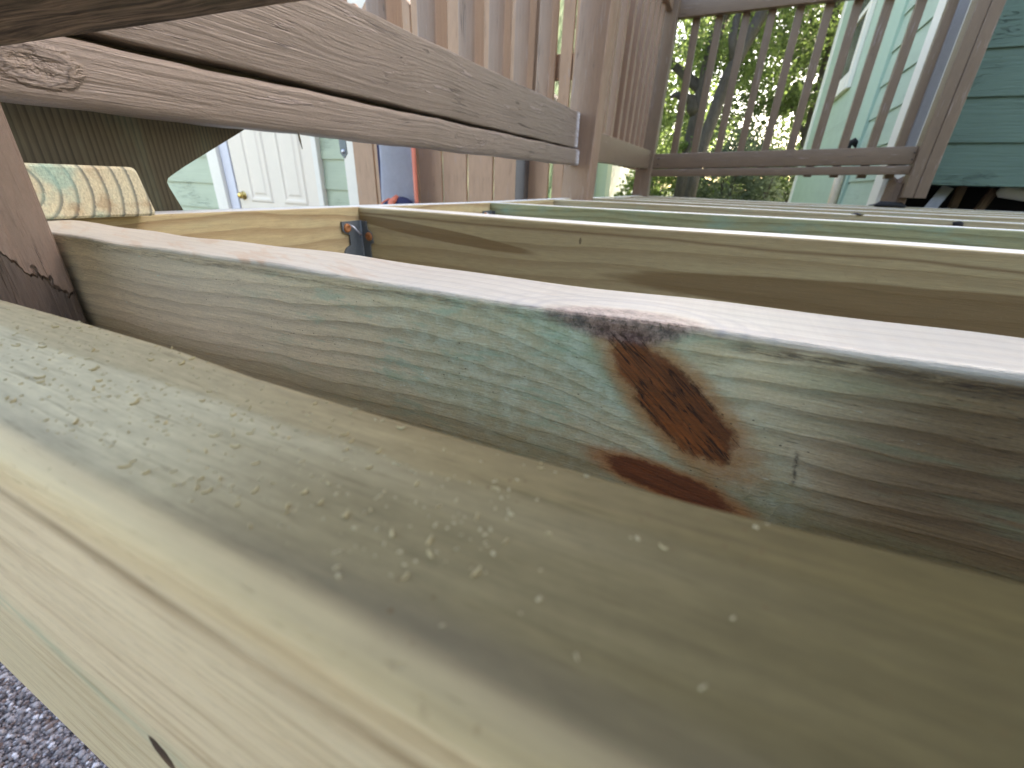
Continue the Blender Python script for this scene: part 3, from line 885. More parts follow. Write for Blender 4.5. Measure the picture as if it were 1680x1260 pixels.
HS = thing('house', 'green lap sided house on the right with white corner board and window', 'house', (4.0, 6.0, -1.0))
HX, HY = 0.862, 3.50
link('wall', box_mesh('wall', HX, 7.5, HY, 8.1, 0.12, 4.6), M_SIDING, (0, 0, 0), HS)
link('foundation', box_mesh('foundation', HX + 0.03, 7.4, HY + 0.34, 8.0, -1.0, 0.118), M_DARK, (0, 0, 0), HS)
link('side_skirt', box_mesh('side_skirt', HX, HX + 0.02, HY + 0.1, 8.1, -1.0, 0.117), M_PALE, (0, 0, 0), HS)
# dark front boards
def lap_board(parent, x0, x1, y, z, hgt, mat, axis='X'):
    """one lap board, thick at the bottom; outward is -Y (axis X) or -X (axis Y)"""
    prof = [(0.0, 0.0), (-0.016, 0.0), (-0.0165, 0.004), (-0.005, hgt + 0.012), (0.0, hgt + 0.012)]
    bm = bmesh.new()
    A = [bm.verts.new((0, p[0], p[1])) for p in prof]; B = [bm.verts.new((x1 - x0, p[0], p[1])) for p in prof]
    bm.faces.new(A); bm.faces.new(B[::-1])
    for i in range(len(A)):
        j = (i + 1) % len(A); bm.faces.new((A[i], B[i], B[j], A[j]))
    me = mesh_of(bm, 'siding_board')
    if axis == 'X': return link('siding_board', me, mat, (x0, y, z), parent)
    return link('siding_board', me, mat, (y, x1, z), parent, (0, 0, rad(-90)))
z = 0.118
k = 0
while z < 2.6:
    lap_board(HS, HX + 0.075, 5.6, HY, z, 0.212, M_SIDING); z += 0.212; k += 1
# light side: laps between corner board and strip, then smooth panel with the window
z = -0.28
while z < 2.6:
    lap_board(HS, HY + 0.28, 4.60, HX, z, 0.212, M_SIDE_L, 'Y'); z += 0.212
link('corner_board', box_mesh('corner_board', HX - 0.026, HX - 0.001, HY + 0.09, HY + 0.28, -0.35, 3.0, 0.003), M_WHITE, (0, 0, 0), HS)
link('corner_board', box_mesh('corner_board', HX - 0.001, HX + 0.075, HY - 0.022, HY - 0.002, 0.12, 3.0, 0.003), M_WHITE, (0, 0, 0), HS)
link('trim_strip', box_mesh('trim_strip', HX - 0.030, HX - 0.001, 4.60, 4.92, -0.6, 3.0, 0.003), M_PALE, (0, 0, 0), HS)
link('smooth_panel', box_mesh('smooth_panel', HX - 0.012, HX - 0.001, 4.92, 8.06, -0.98, 3.0), M_SIDE_L, (0, 0, 0), HS)
link('corner_board', box_mesh('corner_board', HX - 0.032, HX - 0.001, 8.06, 8.2, -0.98, 3.2, 0.003), M_WHITE, (0, 0, 0), HS)
win = link('window', box_mesh('window', HX - 0.05, HX - 0.013, 5.88, 6.02, 1.0, 2.4, 0.004), M_WHITE, (0, 0, 0), HS)
for nm, b in (('window_sill', (HX - 0.055, HX - 0.013, 6.02, 7.0, 1.0, 1.13)), ('window_frame', (HX - 0.05, HX - 0.013, 7.0, 7.14, 1.0, 2.4)), ('window_frame', (HX - 0.05, HX - 0.013, 6.02, 7.0, 2.28, 2.4)), ('sash', (HX - 0.04, HX - 0.016, 6.02, 7.0, 1.66, 1.72)), ('sash', (HX - 0.04, HX - 0.016, 6.02, 6.98, 1.132, 1.17))):
    link(nm, box_mesh(nm, *b, 0.003), M_WHITE, (0, 0, 0), win)
link('pane', box_mesh('pane', HX - 0.024, HX - 0.0135, 6.021, 6.999, 1.131, 2.279), M_GLASS, (0, 0, 0), win)
# roof and eaves
link('roof', poly_prism('roof', [(2.55, 3.35), (3.2, 3.35), (5.8, 6.2), (8.4, 3.9), (8.8, 3.9), (5.8, 6.5)], 0, HX - 0.35, 7.9), M_ROOF, (0, 0, 0), HS)
link('gable', poly_prism('gable', [(HY, 4.58), (8.1, 4.58), (5.8, 6.15)], 0, HX + 0.01, 7.4), M_SIDING, (0, 0, 0), HS)

DS = thing('downspout', 'grey metal downspout between the white corner board and the brown end post', 'downspout', (0.832, 3.33, 0.2))
link('pipe', box_mesh('pipe', -0.024, 0.024, -0.03, 0.03, 0.0, 2.6, 0.008, 3), plain('grey_metal_pipe', C(136, 134, 134), 0.5, 0.12, 30), (0.832, 3.33, 0.2), DS)
link('strap', box_mesh('strap', -0.027, 0.027, -0.034, 0.15, 1.6, 1.64), M_STEEL, (0.832, 3.33, 0.2), DS)

# rotten stub and things in the dark gap
M_ROT = treated('rotten_wood', C(128, 104, 84), C(66, 52, 44), 0.006, (0.02, 0.1), 0.02, 0.0, lines=0.9)
def jagged_stub(name, loc, w, h, label):
    bm = bmesh.new()
    rr = random.Random(5)
    n = 14
    bot = [bm.verts.new((0, w * 0.5 * math.cos(6.283 * i / n), w * 0.5 * math.sin(6.283 * i / n))) for i in range(n)]
    top = [bm.verts.new((h * rr.uniform(0.65, 1.0), w * 0.5 * math.cos(6.283 * i / n) * rr.uniform(.8, 1.05), w * 0.5 * math.sin(6.283 * i / n) * rr.uniform(.8, 1.05))) for i in range(n)]
    c = bm.verts.new((h * 0.55, 0, 0))
    bm.faces.new(bot[::-1])
    for i in range(n):
        j = (i + 1) % n
        bm.faces.new((bot[i], bot[j], top[j], top[i])); bm.faces.new((top[i], top[j], c))
    o = link(name, mesh_of(bm, name), M_ROT, loc)
    o.rotation_euler = AX['Z'].to_euler()
    return tag(o, label, 'post stub')
jagged_stub('post_stub', (0.785, 3.06, 0.0), 0.11, 0.15, 'rotten splintered stub of an old post beneath the house end of the far railing')
lump('tar_scrap', (0.76, 3.0, 0.003), (0.085, 0.03, 0.02), M_TAR, 'black scrap of tar paper under the end of the far railing', 'tar paper')
lump('mud_clod', (0.29, 1.36, 0.0), (0.012, 0.015, 0.004), M_TAR, 'dark clod on top of the fourth joist', 'debris')
o = lump('joist_clip', (0.475, 1.34, -0.010), (0.010, 0.005, 0.008), M_TAR, 'dark clod stuck to the front of the fourth joist at right', 'debris')
PP = tube_mesh('drain_pipe', [(1.415, 3.66, 0.105), (1.43, 3.66, 0.10), (1.6, 3.66, 0.075), (2.2, 3.68, 0.06)], [0.022, 0.036, 0.036, 0.036], 14)
tag(link('drain_pipe', PP, M_WHITE), 'white drain pipe in the dark gap under the green siding', 'pipe')
o = link('flashing_sheet', box_mesh('flashing_sheet', -0.03, 0.03, -0.003, 0.003, -0.11, 0.075, 0.001), plain('grey_flashing', C(150, 152, 156), 0.5, 0.2, 30, 0.002, 0.2), (1.13, 3.58, 0.045), None, (rad(-10), rad(22), 0))
tag(o, 'grey scrap of flashing leaning in the dark gap below the green siding', 'flashing')
for k, (xx, lb) in enumerate(((1.25, 'weathered framing stud in the dark gap nearest the flashing scrap'), (1.32, 'leaning broken framing stud in the dark gap, next to the pipe'))):
    o = post_up('framing_stud', xx, 3.74, -0.3, 0.12, 0.04, 0.04, M_ROT, None, 0.003, (0.25 if k else 0.05, 0))
    tag(o, lb, 'stud')
# hose bib and pipe on the side wall
VB = thing('wall_spigot', 'black spigot with an orange handle on the pale green side wall', 'spigot', (0.79, 4.66, 0.42))
link('spout', tube_mesh('spout', [(0.85, 4.66, 0.40), (0.80, 4.65, 0.44), (0.775, 4.64, 0.42), (0.77, 4.64, 0.33)], [0.02, 0.025, 0.025, 0.02], 10), M_TAR, (0, 0, 0), VB)
link('handle', tube_mesh('handle', [(0.765, 4.70, 0.36), (0.755, 4.71, 0.43)], [0.018, 0.018], 8), plain('orange_plastic', C(214, 150, 90), 0.5), (0, 0, 0), VB)
o = link('conduit', tube_mesh('conduit', [(0.80, 4.72, 0.22), (0.80, 4.70, 0.05), (0.80, 4.68, -0.6), (0.80, 4.68, -1.0)], [0.035, 0.035, 0.035, 0.035], 10), plain('rust_stained_white', C(206, 188, 160), 0.6, 0.35, 14))
tag(o, 'rust stained white pipe standing against the pale green side wall', 'pipe')

# ------------------------------------------------------------------ shed with the white door
SY = 2.30
SH = thing('shed', 'pale green garden shed with a white panelled door at left', 'shed', (-3.2, 3.4, -1.0))
M_SHED = lap_mat('sage_siding', C(168, 180, 156), 0.25)
SR_X = -2.085
link('wall', box_mesh('wall', -4.6, SR_X, SY, 5.0, -0.98, 0.78), M_SHED, (0, 0, 0), SH)
z = -0.98 + 0.055
while z < 0.55:
    lap_board(SH, -4.6, -3.56, SY, z, 0.178, M_SHED)
    lap_board(SH, -2.46, SR_X - 0.002, SY, z, 0.178, M_SHED)
    z += 0.178
link('corner_trim', box_mesh('corner_trim', SR_X - 0.135, SR_X - 0.005, SY - 0.034, SY - 0.017, -0.98, 0.72, 0.003), M_WHITE, (0, 0, 0), SH)
# door
dx0, dx1 = -3.315, -2.475
link('door_trim', box_mesh('door_trim', dx0 - 0.225, dx0 - 0.105, SY - 0.045, SY - 0.0005, -0.95, 1.12, 0.003), M_WHITE, (0, 0, 0), SH)
link('door_trim', box_mesh('door_trim', dx1, dx1 + 0.045, SY - 0.045, SY - 0.0005, -0.95, 1.12, 0.003), M_WHITE, (0, 0, 0), SH)
M_JAMB = plain('jamb_paint', C(206, 206, 214), 0.5, 0.05)
link('door_jamb', box_mesh('door_jamb', dx0 - 0.104, dx0 - 0.008, SY - 0.02, SY - 0.0005, -0.95, 1.12, 0.002), M_JAMB, (0, 0, 0), SH)
M_DOOR = plain('door_white', C(226, 214, 198), 0.5, 0.04, 12)
dr = link('door', box_mesh('door', dx0, dx1 - 0.002, SY - 0.014, SY - 0.0005, -0.93, 1.07, 0.002), M_DOOR, (0, 0, 0), SH)
def panel(px0, px1, pz0, pz1):
    bm = bmesh.new()
    ring = [(0, 0.0), (0.012, 0.007), (0.026, 0.007), (0.034, 0.001), (0.052, 0.001), (0.066, 0.006)]
    loops = []
    for (ins, hgt) in ring:
        loops.append([bm.verts.new((a, SY - 0.0142 - hgt, b)) for a, b in ((px0 + ins, pz0 + ins), (px1 - ins, pz0 + ins), (px1 - ins, pz1 - ins), (px0 + ins, pz1 - ins))])
    for i in range(len(loops) - 1):
        for j in range(4):
            j2 = (j + 1) % 4
            bm.faces.new((loops[i][j], loops[i][j2], loops[i + 1][j2], loops[i + 1][j]))
    bm.faces.new(loops[-1])
    link('door_panel', mesh_of(bm, 'door_panel'), M_DOOR, (0, 0, 0), dr)
for (a, b) in ((dx0 + 0.13, dx0 + 0.365), (dx0 + 0.475, dx0 + 0.71)):
    panel(a, b, -0.145, 0.60); panel(a, b, -0.80, -0.27); panel(a, b, 0.70, 0.95)
M_BRASS = plain('brass', C(206, 178, 110), 0.25, 0.1, 60, 0, 0.9)
link('door_knob', lathe_mesh('door_knob', [(0.03, 0), (0.03, 0.004), (0.014, 0.008), (0.012, 0.012), (0.020, 0.018), (0.024, 0.028), (0.019, 0.038), (0.008, 0.041)], 16), M_BRASS, (dx0 + 0.055, SY - 0.014, -0.105), dr, (rad(90), 0, 0))
# gable roof
rx, rz = -3.28, 1.75
ex, ez = -1.78, 0.775
link('roof', poly_prism('roof', [(rx, rz), (ex, ez), (ex, ez + 0.06), (rx, rz + 0.06), (2 * rx - ex, ez + 0.06), (2 * rx - ex, ez)], 1, SY - 0.16, 5.2), M_ROOF, (0, 0, 0), SH)
link('rake_board', poly_prism('rake_board', [(rx, rz - 0.14), (ex, ez - 0.10), (ex, ez + 0.045), (rx, rz + 0.045)], 1, SY - 0.185, SY - 0.162), M_WHITE, (0, 0, 0), SH)
link('rake_board', poly_prism('rake_board', [(rx - 0.001, rz - 0.14), (rx - 0.001, rz + 0.045), (2 * rx - ex, ez + 0.045), (2 * rx - ex, ez - 0.10)], 1, SY - 0.185, SY - 0.162), M_WHITE, (0, 0, 0), SH)
link('gable', poly_prism('gable', [(-4.6, 0.781), (SR_X, 0.781), (SR_X - 0.03, 0.92), (rx, rz - 0.02), (-4.57, 0.92)], 1, SY, SY + 0.05), M_SHED, (0, 0, 0), SH)

# ------------------------------------------------------------------ privacy fence, gate hardware
FN = thing('board_fence', 'tan board fence with clipped tops between the shed and the deck', 'fence', (-1.3, 2.06, -1.0))
fx = -1.93
rngf = random.Random(11)
k = 0
while fx < -0.62:
    w = 0.137 if k != 8 else 0.05
    zt = 0.80 + rngf.uniform(-0.012, 0.012)
    pts = [(0, 0), (w, 0), (w, zt + 0.98 - 0.028), (w - 0.028, zt + 0.98), (0.028, zt + 0.98), (0, zt + 0.98 - 0.028)]
    # local X up for the grain
    bm = bmesh.new()
    A = [bm.verts.new((q[1], q[0], 0)) for q in pts]; B = [bm.verts.new((q[1], q[0], 0.016)) for q in pts]
    bm.faces.new(A); bm.faces.new(B[::-1])
    for i in range(6):
        j = (i + 1) % 6; bm.faces.new((A[i], B[i], B[j], A[j]))
    bmesh.ops.bevel(bm, geom=bm.edges[:], offset=0.002, segments=1, affect='EDGES')
    o = link('fence_board', mesh_of(bm, 'fence_board'), M_FENCE, (fx, 2.045 + rngf.uniform(-0.004, 0.004), -0.98), FN)
    # local x->z, local y->x, local z->y
    o.rotation_euler = Matrix(((0, 1, 0), (0, 0, 1), (1, 0, 0))).to_euler()
    fx += w + (0.006 if k not in (7,) else 0.022) + rngf.uniform(0, 0.004)
    k += 1
for zz in (-0.7, 0.45):
    beam('fence_rail', (-1.93, 2.07, zz), 'X', 0, 1.33, 0, 0.038, 0, 0.089, M_FENCE, FN, 0.003)
post_up('fence_post', -0.885, 2.0, -1.0, 0.75, 0.05, 0.05, plain('grey_steel_post', C(92, 88, 88), 0.5, 0.15, 20, 0, 0.5), FN, 0.008)
HN = thing('gate_hinge', 'grey metal hinge strap on the white trim beside the tan fence', 'hinge', (-2.02, 2.02, 0.2))
link('strap', poly_prism('strap', [(-0.025, 0.15), (0.02, 0.16), (0.024, -0.09), (0.0, -0.115), (-0.024, -0.09)], 1, -0.006, 0.0), M_STEEL, (-1.985, 2.035, 0.25), HN)
link('bolt', lathe_mesh('bolt', [(0.012, 0), (0.012, 0.004), (0.006, 0.009)], 10), M_NAIL, (-1.985, 2.029, 0.17), HN, (rad(90), 0, 0))

# folded camp chair against the fence
M_GREYFAB = plain('grey_mesh_fabric', C(186, 188, 198), 0.85, 0.15, 10, 0.004)
M_NAVY = plain('navy_fabric', C(32, 34, 66), 0.85, 0.3, 18, 0.004)
M_ORANGE = plain('orange_tubing', C(208, 112, 82), 0.45, 0.12, 30)
CC = thing('camp_chair', 'folded grey and navy camp chair with orange edging leaning on the tan fence', 'chair', (-1.6, 1.93, -1.0))
bm = bmesh.new()
NX, NZ = 10, 20
grid = []
for i in range(NZ + 1):
    row = []
    for j in range(NX + 1):
        u, v = j / NX, i / NZ
        xx = -1.665 + 0.215 * u + 0.012 * (1 - v); zz = -0.6 + v * 1.05
        yy = 1.945 + 0.018 * math.sin(u * 3.1 + v * 4) * math.sin(v * 9) - 0.03 * math.sin(u * math.pi)
        row.append(bm.verts.new((xx, yy, zz)))
    grid.append(row)
for i in range(NZ):
    for j in range(NX):
        bm.faces.new((grid[i][j], grid[i][j + 1], grid[i + 1][j + 1], grid[i + 1][j]))
r_ = bmesh.ops.solidify(bm, geom=bm.faces[:], thickness=0.006)
link('backrest', mesh_of(bm, 'backrest', True), M_GREYFAB, (0, 0, 0), CC)
link('frame_tube', tube_mesh('frame_tube', [(-1.43, 1.935, -1.0), (-1.437, 1.935, -0.3), (-1.447, 1.94, 0.46)], [0.011] * 3, 10), M_ORANGE, (0, 0, 0), CC)
link('frame_tube', tube_mesh('frame_tube', [(-1.66, 1.955, -1.0), (-1.675, 1.955, -0.3), (-1.675, 1.96, 0.46)], [0.009] * 3, 10), M_NAVY, (0, 0, 0), CC)
bm = bmesh.new(); bmesh.ops.create_icosphere(bm, subdivisions=3, radius=1)
rr = random.Random(3)
for v in bm.verts:
    c = v.co.copy(); sgn = lambda t, p: math.copysign(abs(t) ** p, t)
    v.co = Vector((-1.535 + 0.175 * sgn(c.x, 0.7), 1.90 + 0.055 * sgn(c.y, 0.8), -0.26 + 0.205 * sgn(c.z, 0.6) + 0.02 * math.sin(c.x * 5 + 1)))
link('seat_bundle', mesh_of(bm, 'seat_bundle', True), M_NAVY, (0, 0, 0), CC)
link('strap', tube_mesh('strap', [(-1.54, 1.85, -0.3), (-1.535, 1.836, -0.15), (-1.53, 1.85, -0.065), (-1.525, 1.89, -0.045)], [0.017] * 4, 8), M_ORANGE, (0, 0, 0), CC)
link('cord', tube_mesh('cord', [(-1.61, 1.84, -0.3), (-1.605, 1.838, -0.15), (-1.585, 1.843, -0.07), (-1.555, 1.86, -0.05), (-1.53, 1.87, -0.055)], [0.0045] * 5, 6), M_ORANGE, (0, 0, 0), CC)

# ------------------------------------------------------------------ neighbours behind
M_DGREEN = lap_mat('dark_green_siding', C(92, 118, 90), 0.5)
NB = thing('neighbour_house', 'green sided house rising behind the tan fence', 'house', (-3.5, 9.0, -1.0))
link('wall', box_mesh('wall', -9.0, -3.3, 6.5, 11, -1.0, 4.2), M_DGREEN, (0, 0, 0), NB)
z = -1.0
while z < 4.0:
    lap_board(NB, -9.0, -3.37, 6.5, z, 0.2, M_DGREEN); z += 0.2
link('corner_board', box_mesh('corner_board', -3.37, -3.25, 6.46, 6.62, -1.0, 4.2), M_WHITE, (0, 0, 0), NB)
link('roof', poly_prism('roof', [(-9.5, 4.15), (-2.85, 4.15), (-2.85, 4.35), (-6.2, 6.5), (-9.5, 4.35)], 1, 6.1, 11.4), M_ROOF, (0, 0, 0), NB)
GR = thing('garage', 'small pale garage with white trim far behind the gap under the left railing', 'garage', (-4.5, 16.0, -1.0))
link('wall', box_mesh('wall', -7.5, -3.3, 14.0, 19, -1.0, 1.6), plain('grey_white_wall', C(190, 198, 196), 0.6), (0, 0, 0), GR)
for xx in (-3.42, -3.9):
    link('trim', box_mesh('trim', xx, xx + 0.14, 13.93, 13.99, -1.0, 1.6), M_WHITE, (0, 0, 0), GR)
link('roof', poly_prism('roof', [(-7.8, 1.6), (-3.0, 1.6), (-5.4, 3.2)], 1, 13.7, 19.3), M_ROOF, (0, 0, 0), GR)

PF = thing('picket_fence', 'low white picket fence far behind the deck among the trees', 'fence', (0, 19, -1.0))
pm = poly_prism('picket', [(-0.03, 0), (0.03, 0), (0.03, 0.98), (0.0, 1.06), (-0.03, 0.98)], 1, 0.0, 0.02)
for k in range(56):
    link('picket', pm, M_WHITE, (-4.6 + k * 0.125, 19.0, -0.99), PF)
link('rail', box_mesh('rail', -4.7, 2.4, 19.021, 19.05, -0.75, -0.67), M_WHITE, (0, 0, 0), PF)
link('rail', box_mesh('rail', -4.7, 2.4, 19.021, 19.05, -0.25, -0.17), M_WHITE, (0, 0, 0), PF)

# ------------------------------------------------------------------ trees
def bark_mat():
    g = Mat('bark')
    n = g.noise(g.x * 14, g.y * 14, g.z * 3, 4, 0.65); n2 = g.noise(g.x * 60, g.y * 60, g.z * 12, 3, 0.6)
    c = g.mix(n, C(58, 52, 50), C(112, 104, 102))
    return g.set(g.val(c, n2 * 0.8 + 0.55), 0.9, n2 + n, 0.03, 1.0, 0.2)
M_BARK = bark_mat()
def leaf_mat(name, c0, c1, tr):
    g = Mat(name)
    i = g.island()
    col = g.mix(i, c0, c1)
    d = g.p
    g.set(col, 0.55, None, spec=0.35)
    t = g.t.nodes.new('ShaderNodeBsdfTranslucent')
    g.t.links.new(g.mix(i, tr, tuple(v * 1.35 for v in tr[:3]) + (1,)), t.inputs[0])
    mx = g.t.nodes.new('ShaderNodeMixShader'); mx.inputs[0].default_value = 0.55
    g.t.links.new(d.outputs[0], mx.inputs[1]); g.t.links.new(t.outputs[0], mx.inputs[2])
    g.t.links.new(mx.outputs[0], g.t.nodes['Material Output'].inputs[0])
    return g.m
M_LEAF = leaf_mat('leaves_yellow_green', C(62, 80, 48), C(98, 110, 68), C(112, 134, 78))
M_LEAFD = leaf_mat('leaves_dark_green', C(52, 66, 44), C(82, 94, 62), C(98, 118, 72))
M_LEAFG = leaf_mat('leaves_grey_green', C(86, 98, 84), C(120, 128, 116), C(110, 124, 96))

def leaf_cloud(name, blobs, size, mat, parent, seed, bare=0.0):
    """blobs: (centre, radii, clumps, leaves per clump)"""
    rng = np.random.default_rng(seed)
    P = []
    for (c, rd, ncl, nl) in blobs:
        d = rng.normal(size=(ncl, 3)); d /= np.linalg.norm(d, axis=1)[:, None]
        cc = np.array(c) + d * np.array(rd) * (rng.uniform(0.15, 1, ncl) ** 0.45)[:, None]
        cr = np.mean(rd) * rng.uniform(0.10, 0.26, ncl)
        for k in range(ncl):
            q = rng.normal(size=(int(1.7 * nl * rng.uniform(0.5, 1.4)), 3)) * cr[k] * np.array([1, 1, 0.6])
            P.append(cc[k] + q)
    P = np.concatenate(P)
    N = len(P)
    a = rng.normal(size=(N, 3)); a[:, 2] -= 0.4; a /= np.linalg.norm(a, axis=1)[:, None]
    b = rng.normal(size=(N, 3)); b -= a * (a * b).sum(1)[:, None]; b /= np.linalg.norm(b, axis=1)[:, None]
    nrm = np.cross(a, b)
    L = (size * rng.uniform(0.6, 1.35, N))[:, None]
    v = np.stack([P, P + a * L * 0.5 + b * L * 0.36 + nrm * L * 0.08, P + a * L - nrm * L * 0.05, P + a * L * 0.5 - b * L * 0.36 + nrm * L * 0.08], 1).reshape(-1, 3)
    me = bpy.data.meshes.new(name)
    me.vertices.add(4 * N); me.vertices.foreach_set('co', v.ravel())
    idx = np.arange(4 * N, dtype=np.int32)
    me.loops.add(4 * N); me.loops.foreach_set('vertex_index', idx)
    me.polygons.add(N); me.polygons.foreach_set('loop_start', np.arange(0, 4 * N, 4, dtype=np.int32))
    me.update(calc_edges=True)
    o = link(name, me, mat, (0, 0, 0), parent)
    o['kind'] = 'stuff'
    return o

def limb_pts(p0, p1, sag=0.2, n=6, seed=0):
    rr = random.Random(seed); p0, p1 = Vector(p0), Vector(p1)
    out = []
    for i in range(n + 1):
        t = i / n
        j = 0 if i in (0, n) else 0.06 * (p1 - p0).length
        out.append(p0.lerp(p1, t) + Vector((rr.uniform(-j, j), rr.uniform(-j, j), rr.uniform(-j, j) + sag * math.sin(t * math.pi))))
    return out

def tree(label, trunk, r0, r1, limbs, blobs, mat, size, seed, name='leafy_tree'):
    T = thing(name, label, 'tree', (trunk[0][0], trunk[0][1], -1.0), 'trees behind the deck')
    n = len(trunk)
    link('trunk', tube_mesh('trunk', trunk, [r0 + (r1 - r0) * i / (n - 1) for i in range(n)], 12), M_BARK, (0, 0, 0), T)
    for k, (a, b, ra) in enumerate(limbs):
        pts = limb_pts(a, b, 0.15, 6, seed + k)
        link('branch', tube_mesh('branch', pts, [ra * (1 - 0.75 * i / 6) for i in range(7)], 8), M_BARK, (0, 0, 0), T)
    leaf_cloud('crown', blobs, size, mat, T, seed)
    return T

tree('tall tree with a straight grey trunk behind the far railing, left of the leaning one',
     [(-1.0, 11, -1.05), (-0.98, 11, 1.0), (-0.9, 11, 2.6), (-0.75, 11.1, 4.2), (-0.7, 11.1, 6.5)], 0.15, 0.10,
     [((-0.95, 11, 1.9), (-2.6, 11.5, 3.0), 0.11), ((-0.85, 11, 2.9), (0.8, 11.5, 4.8), 0.09), ((-0.75, 11, 4.2), (-2.2, 12, 5.6), 0.08), ((-0.97, 11, 1.5), (-1.5, 10.7, 1.75), 0.14)],
     [((-1.2, 11, 5.2), (2.6, 2.0, 2.2), 60, 60), ((-1.5, 11, 3.2), (1.6, 1.4, 1.0), 26, 50), ((-0.2, 11.5, 2.7), (1.2, 1.2, 1.0), 44, 80), ((-1.4, 11.5, 1.2), (0.8, 0.9, 0.6), 16, 60)], M_LEAF, 0.075, 1)
tree('leaning tree whose thick trunk forks up to the right behind the far railing',
     [(-0.75, 10.2, -1.05), (-0.72, 10.2, 0.6), (-0.5, 10.2, 1.9), (-0.08, 10.2, 3.0), (0.3, 10.2, 4.4), (0.5, 10.2, 6.5)], 0.12, 0.09,
     [((-0.4, 10.2, 2.1), (-0.6, 10.6, 4.4), 0.08), ((0.1, 10.2, 3.6), (2.2, 10.8, 5.2), 0.09)],
     [((0.9, 10.5, 5.8), (2.2, 1.8, 2.0), 50, 60), ((1.4, 10.8, 3.6), (1.1, 1.2, 1.0), 30, 60)], M_LEAF, 0.08, 12)
tree('slim dark trunked tree behind the far railing, nearest the house',
     [(1.35, 13, -1.05), (1.33, 13, 1.0), (1.3, 13, 2.6), (1.1, 13, 4.2), (0.9, 13, 6.0)], 0.11, 0.07,
     [((1.3, 13, 2.4), (2.4, 13.3, 3.6), 0.06), ((1.28, 13, 2.9), (0.2, 13.3, 3.9), 0.06), ((1.32, 13, 1.2), (0.7, 13, 1.9), 0.05)],
     [((0.2, 13.2, 2.2), (1.0, 1.0, 1.1), 34, 70), ((0.5, 13.2, 3.6), (1.2, 1.0, 0.9), 34, 70), ((1.6, 13, 4.4), (1.9, 1.8, 1.7), 60, 70), ((1.7, 13, 2.2), (1.1, 1.2, 1.1), 26, 50), ((0.6, 13.4, 2.6), (0.8, 0.9, 0.6), 12, 40), ((1.4, 13.4, 0.4), (0.9, 0.9, 0.8), 26, 60)], M_LEAFD, 0.085, 23)
tree('dark crowned tree farther back, filling the gaps above the far railing',
     [(3.2, 18, -1.05), (3.2, 18, 2.0), (3.0, 18, 4.0), (2.8, 18, 7.0)], 0.2, 0.1,
     [((3.1, 18, 3.0), (1.2, 18, 5.0), 0.1), ((3.1, 18, 3.4), (5, 18, 5.5), 0.1)],
     [((2.4, 18, 5.6), (3.2, 2.2, 2.6), 60, 60), ((2.6, 18, 2.6), (2.0, 1.6, 1.4), 30, 50), ((-0.5, 19, 6.5), (2.6, 2, 2.0), 30, 50)], M_LEAFD, 0.17, 34)
tree('spreading yellow green tree far back at left, above the gap by the corner post',
     [(-4.6, 20, -1.05), (-4.5, 20, 2.0), (-4.2, 20, 4.0), (-4.0, 20, 7.0)], 0.25, 0.12,
     [((-4.4, 20, 3.0), (-2.4, 20, 5.0), 0.1), ((-4.3, 20, 3.4), (-6.5, 20, 5.5), 0.1)],
     [((-3.2, 20, 5.4), (3.6, 2.4, 2.8), 70, 60), ((-2.6, 21, 2.0), (2.2, 1.8, 1.6), 36, 50)], M_LEAF, 0.18, 45)

def shrub(label, c, rd, ncl, mat, size, seed):
    T = thing('shrub', label, 'shrub', (c[0], c[1], -1.0), 'shrubs behind the deck')
    for k in range(5):
        rr = random.Random(seed + k)
        link('stem', tube_mesh('stem', [(c[0] + rr.uniform(-.1, .1), c[1], -1.03), (c[0] + rr.uniform(-.5, .5) * rd[0], c[1] + rr.uniform(-.3, .3) * rd[1], c[2] + rd[2] * 0.5)], [0.025, 0.012], 6), M_BARK, (0, 0, 0), T)
    leaf_cloud('foliage', [(c, rd, ncl, 50)], size, mat, T, seed)
shrub('dark grey green bushy shrub behind the far railing, between the trunks', (-0.05, 12.0, 0.35), (1.0, 0.8, 1.15), 55, M_LEAFG, 0.09, 61)
shrub('grey twiggy shrub behind the far railing, right of the darker bush', (0.7, 11.6, 0.1), (0.65, 0.6, 1.0), 24, M_LEAFG, 0.08, 71)
shrub('sunlit yellow green shrub low behind the corner post', (-1.9, 14, 0.0), (1.1, 0.9, 0.9), 40, M_LEAF, 0.12, 62)
shrub('sunlit low shrub under the far railing beside the trunk', (-0.15, 15, -0.35), (1.0, 0.8, 0.75), 34, M_LEAF, 0.11, 63)
shrub('green low shrub under the far railing next to the house', (1.2, 14.5, -0.2), (1.3, 0.9, 0.85), 46, M_LEAF, 0.12, 64)
o = leaf_cloud('far_wood', [((x_, 34 + 3 * math.sin(x_), 1.2 + 1.0 * math.sin(x_ * 1.7)), (3.0, 2.0, 3.6), 40, 60) for x_ in range(-14, 16, 4)], 0.24, M_LEAFD, None, 91)
tag(o, 'far green tree line behind the picket fence', kind='stuff')

o = leaf_cloud('sky_blocker_leaves', [((x_, -5.0, 1.2), (1.6, 0.8, 3.0), 60, 22) for x_ in range(0, 13, 2)], 0.55, M_LEAFD, None, 95)  # leaf mass added out of view, cuts sky light on the near faces
tag(o, 'unseen leaf mass added behind the viewer to block sky light', kind='stuff')

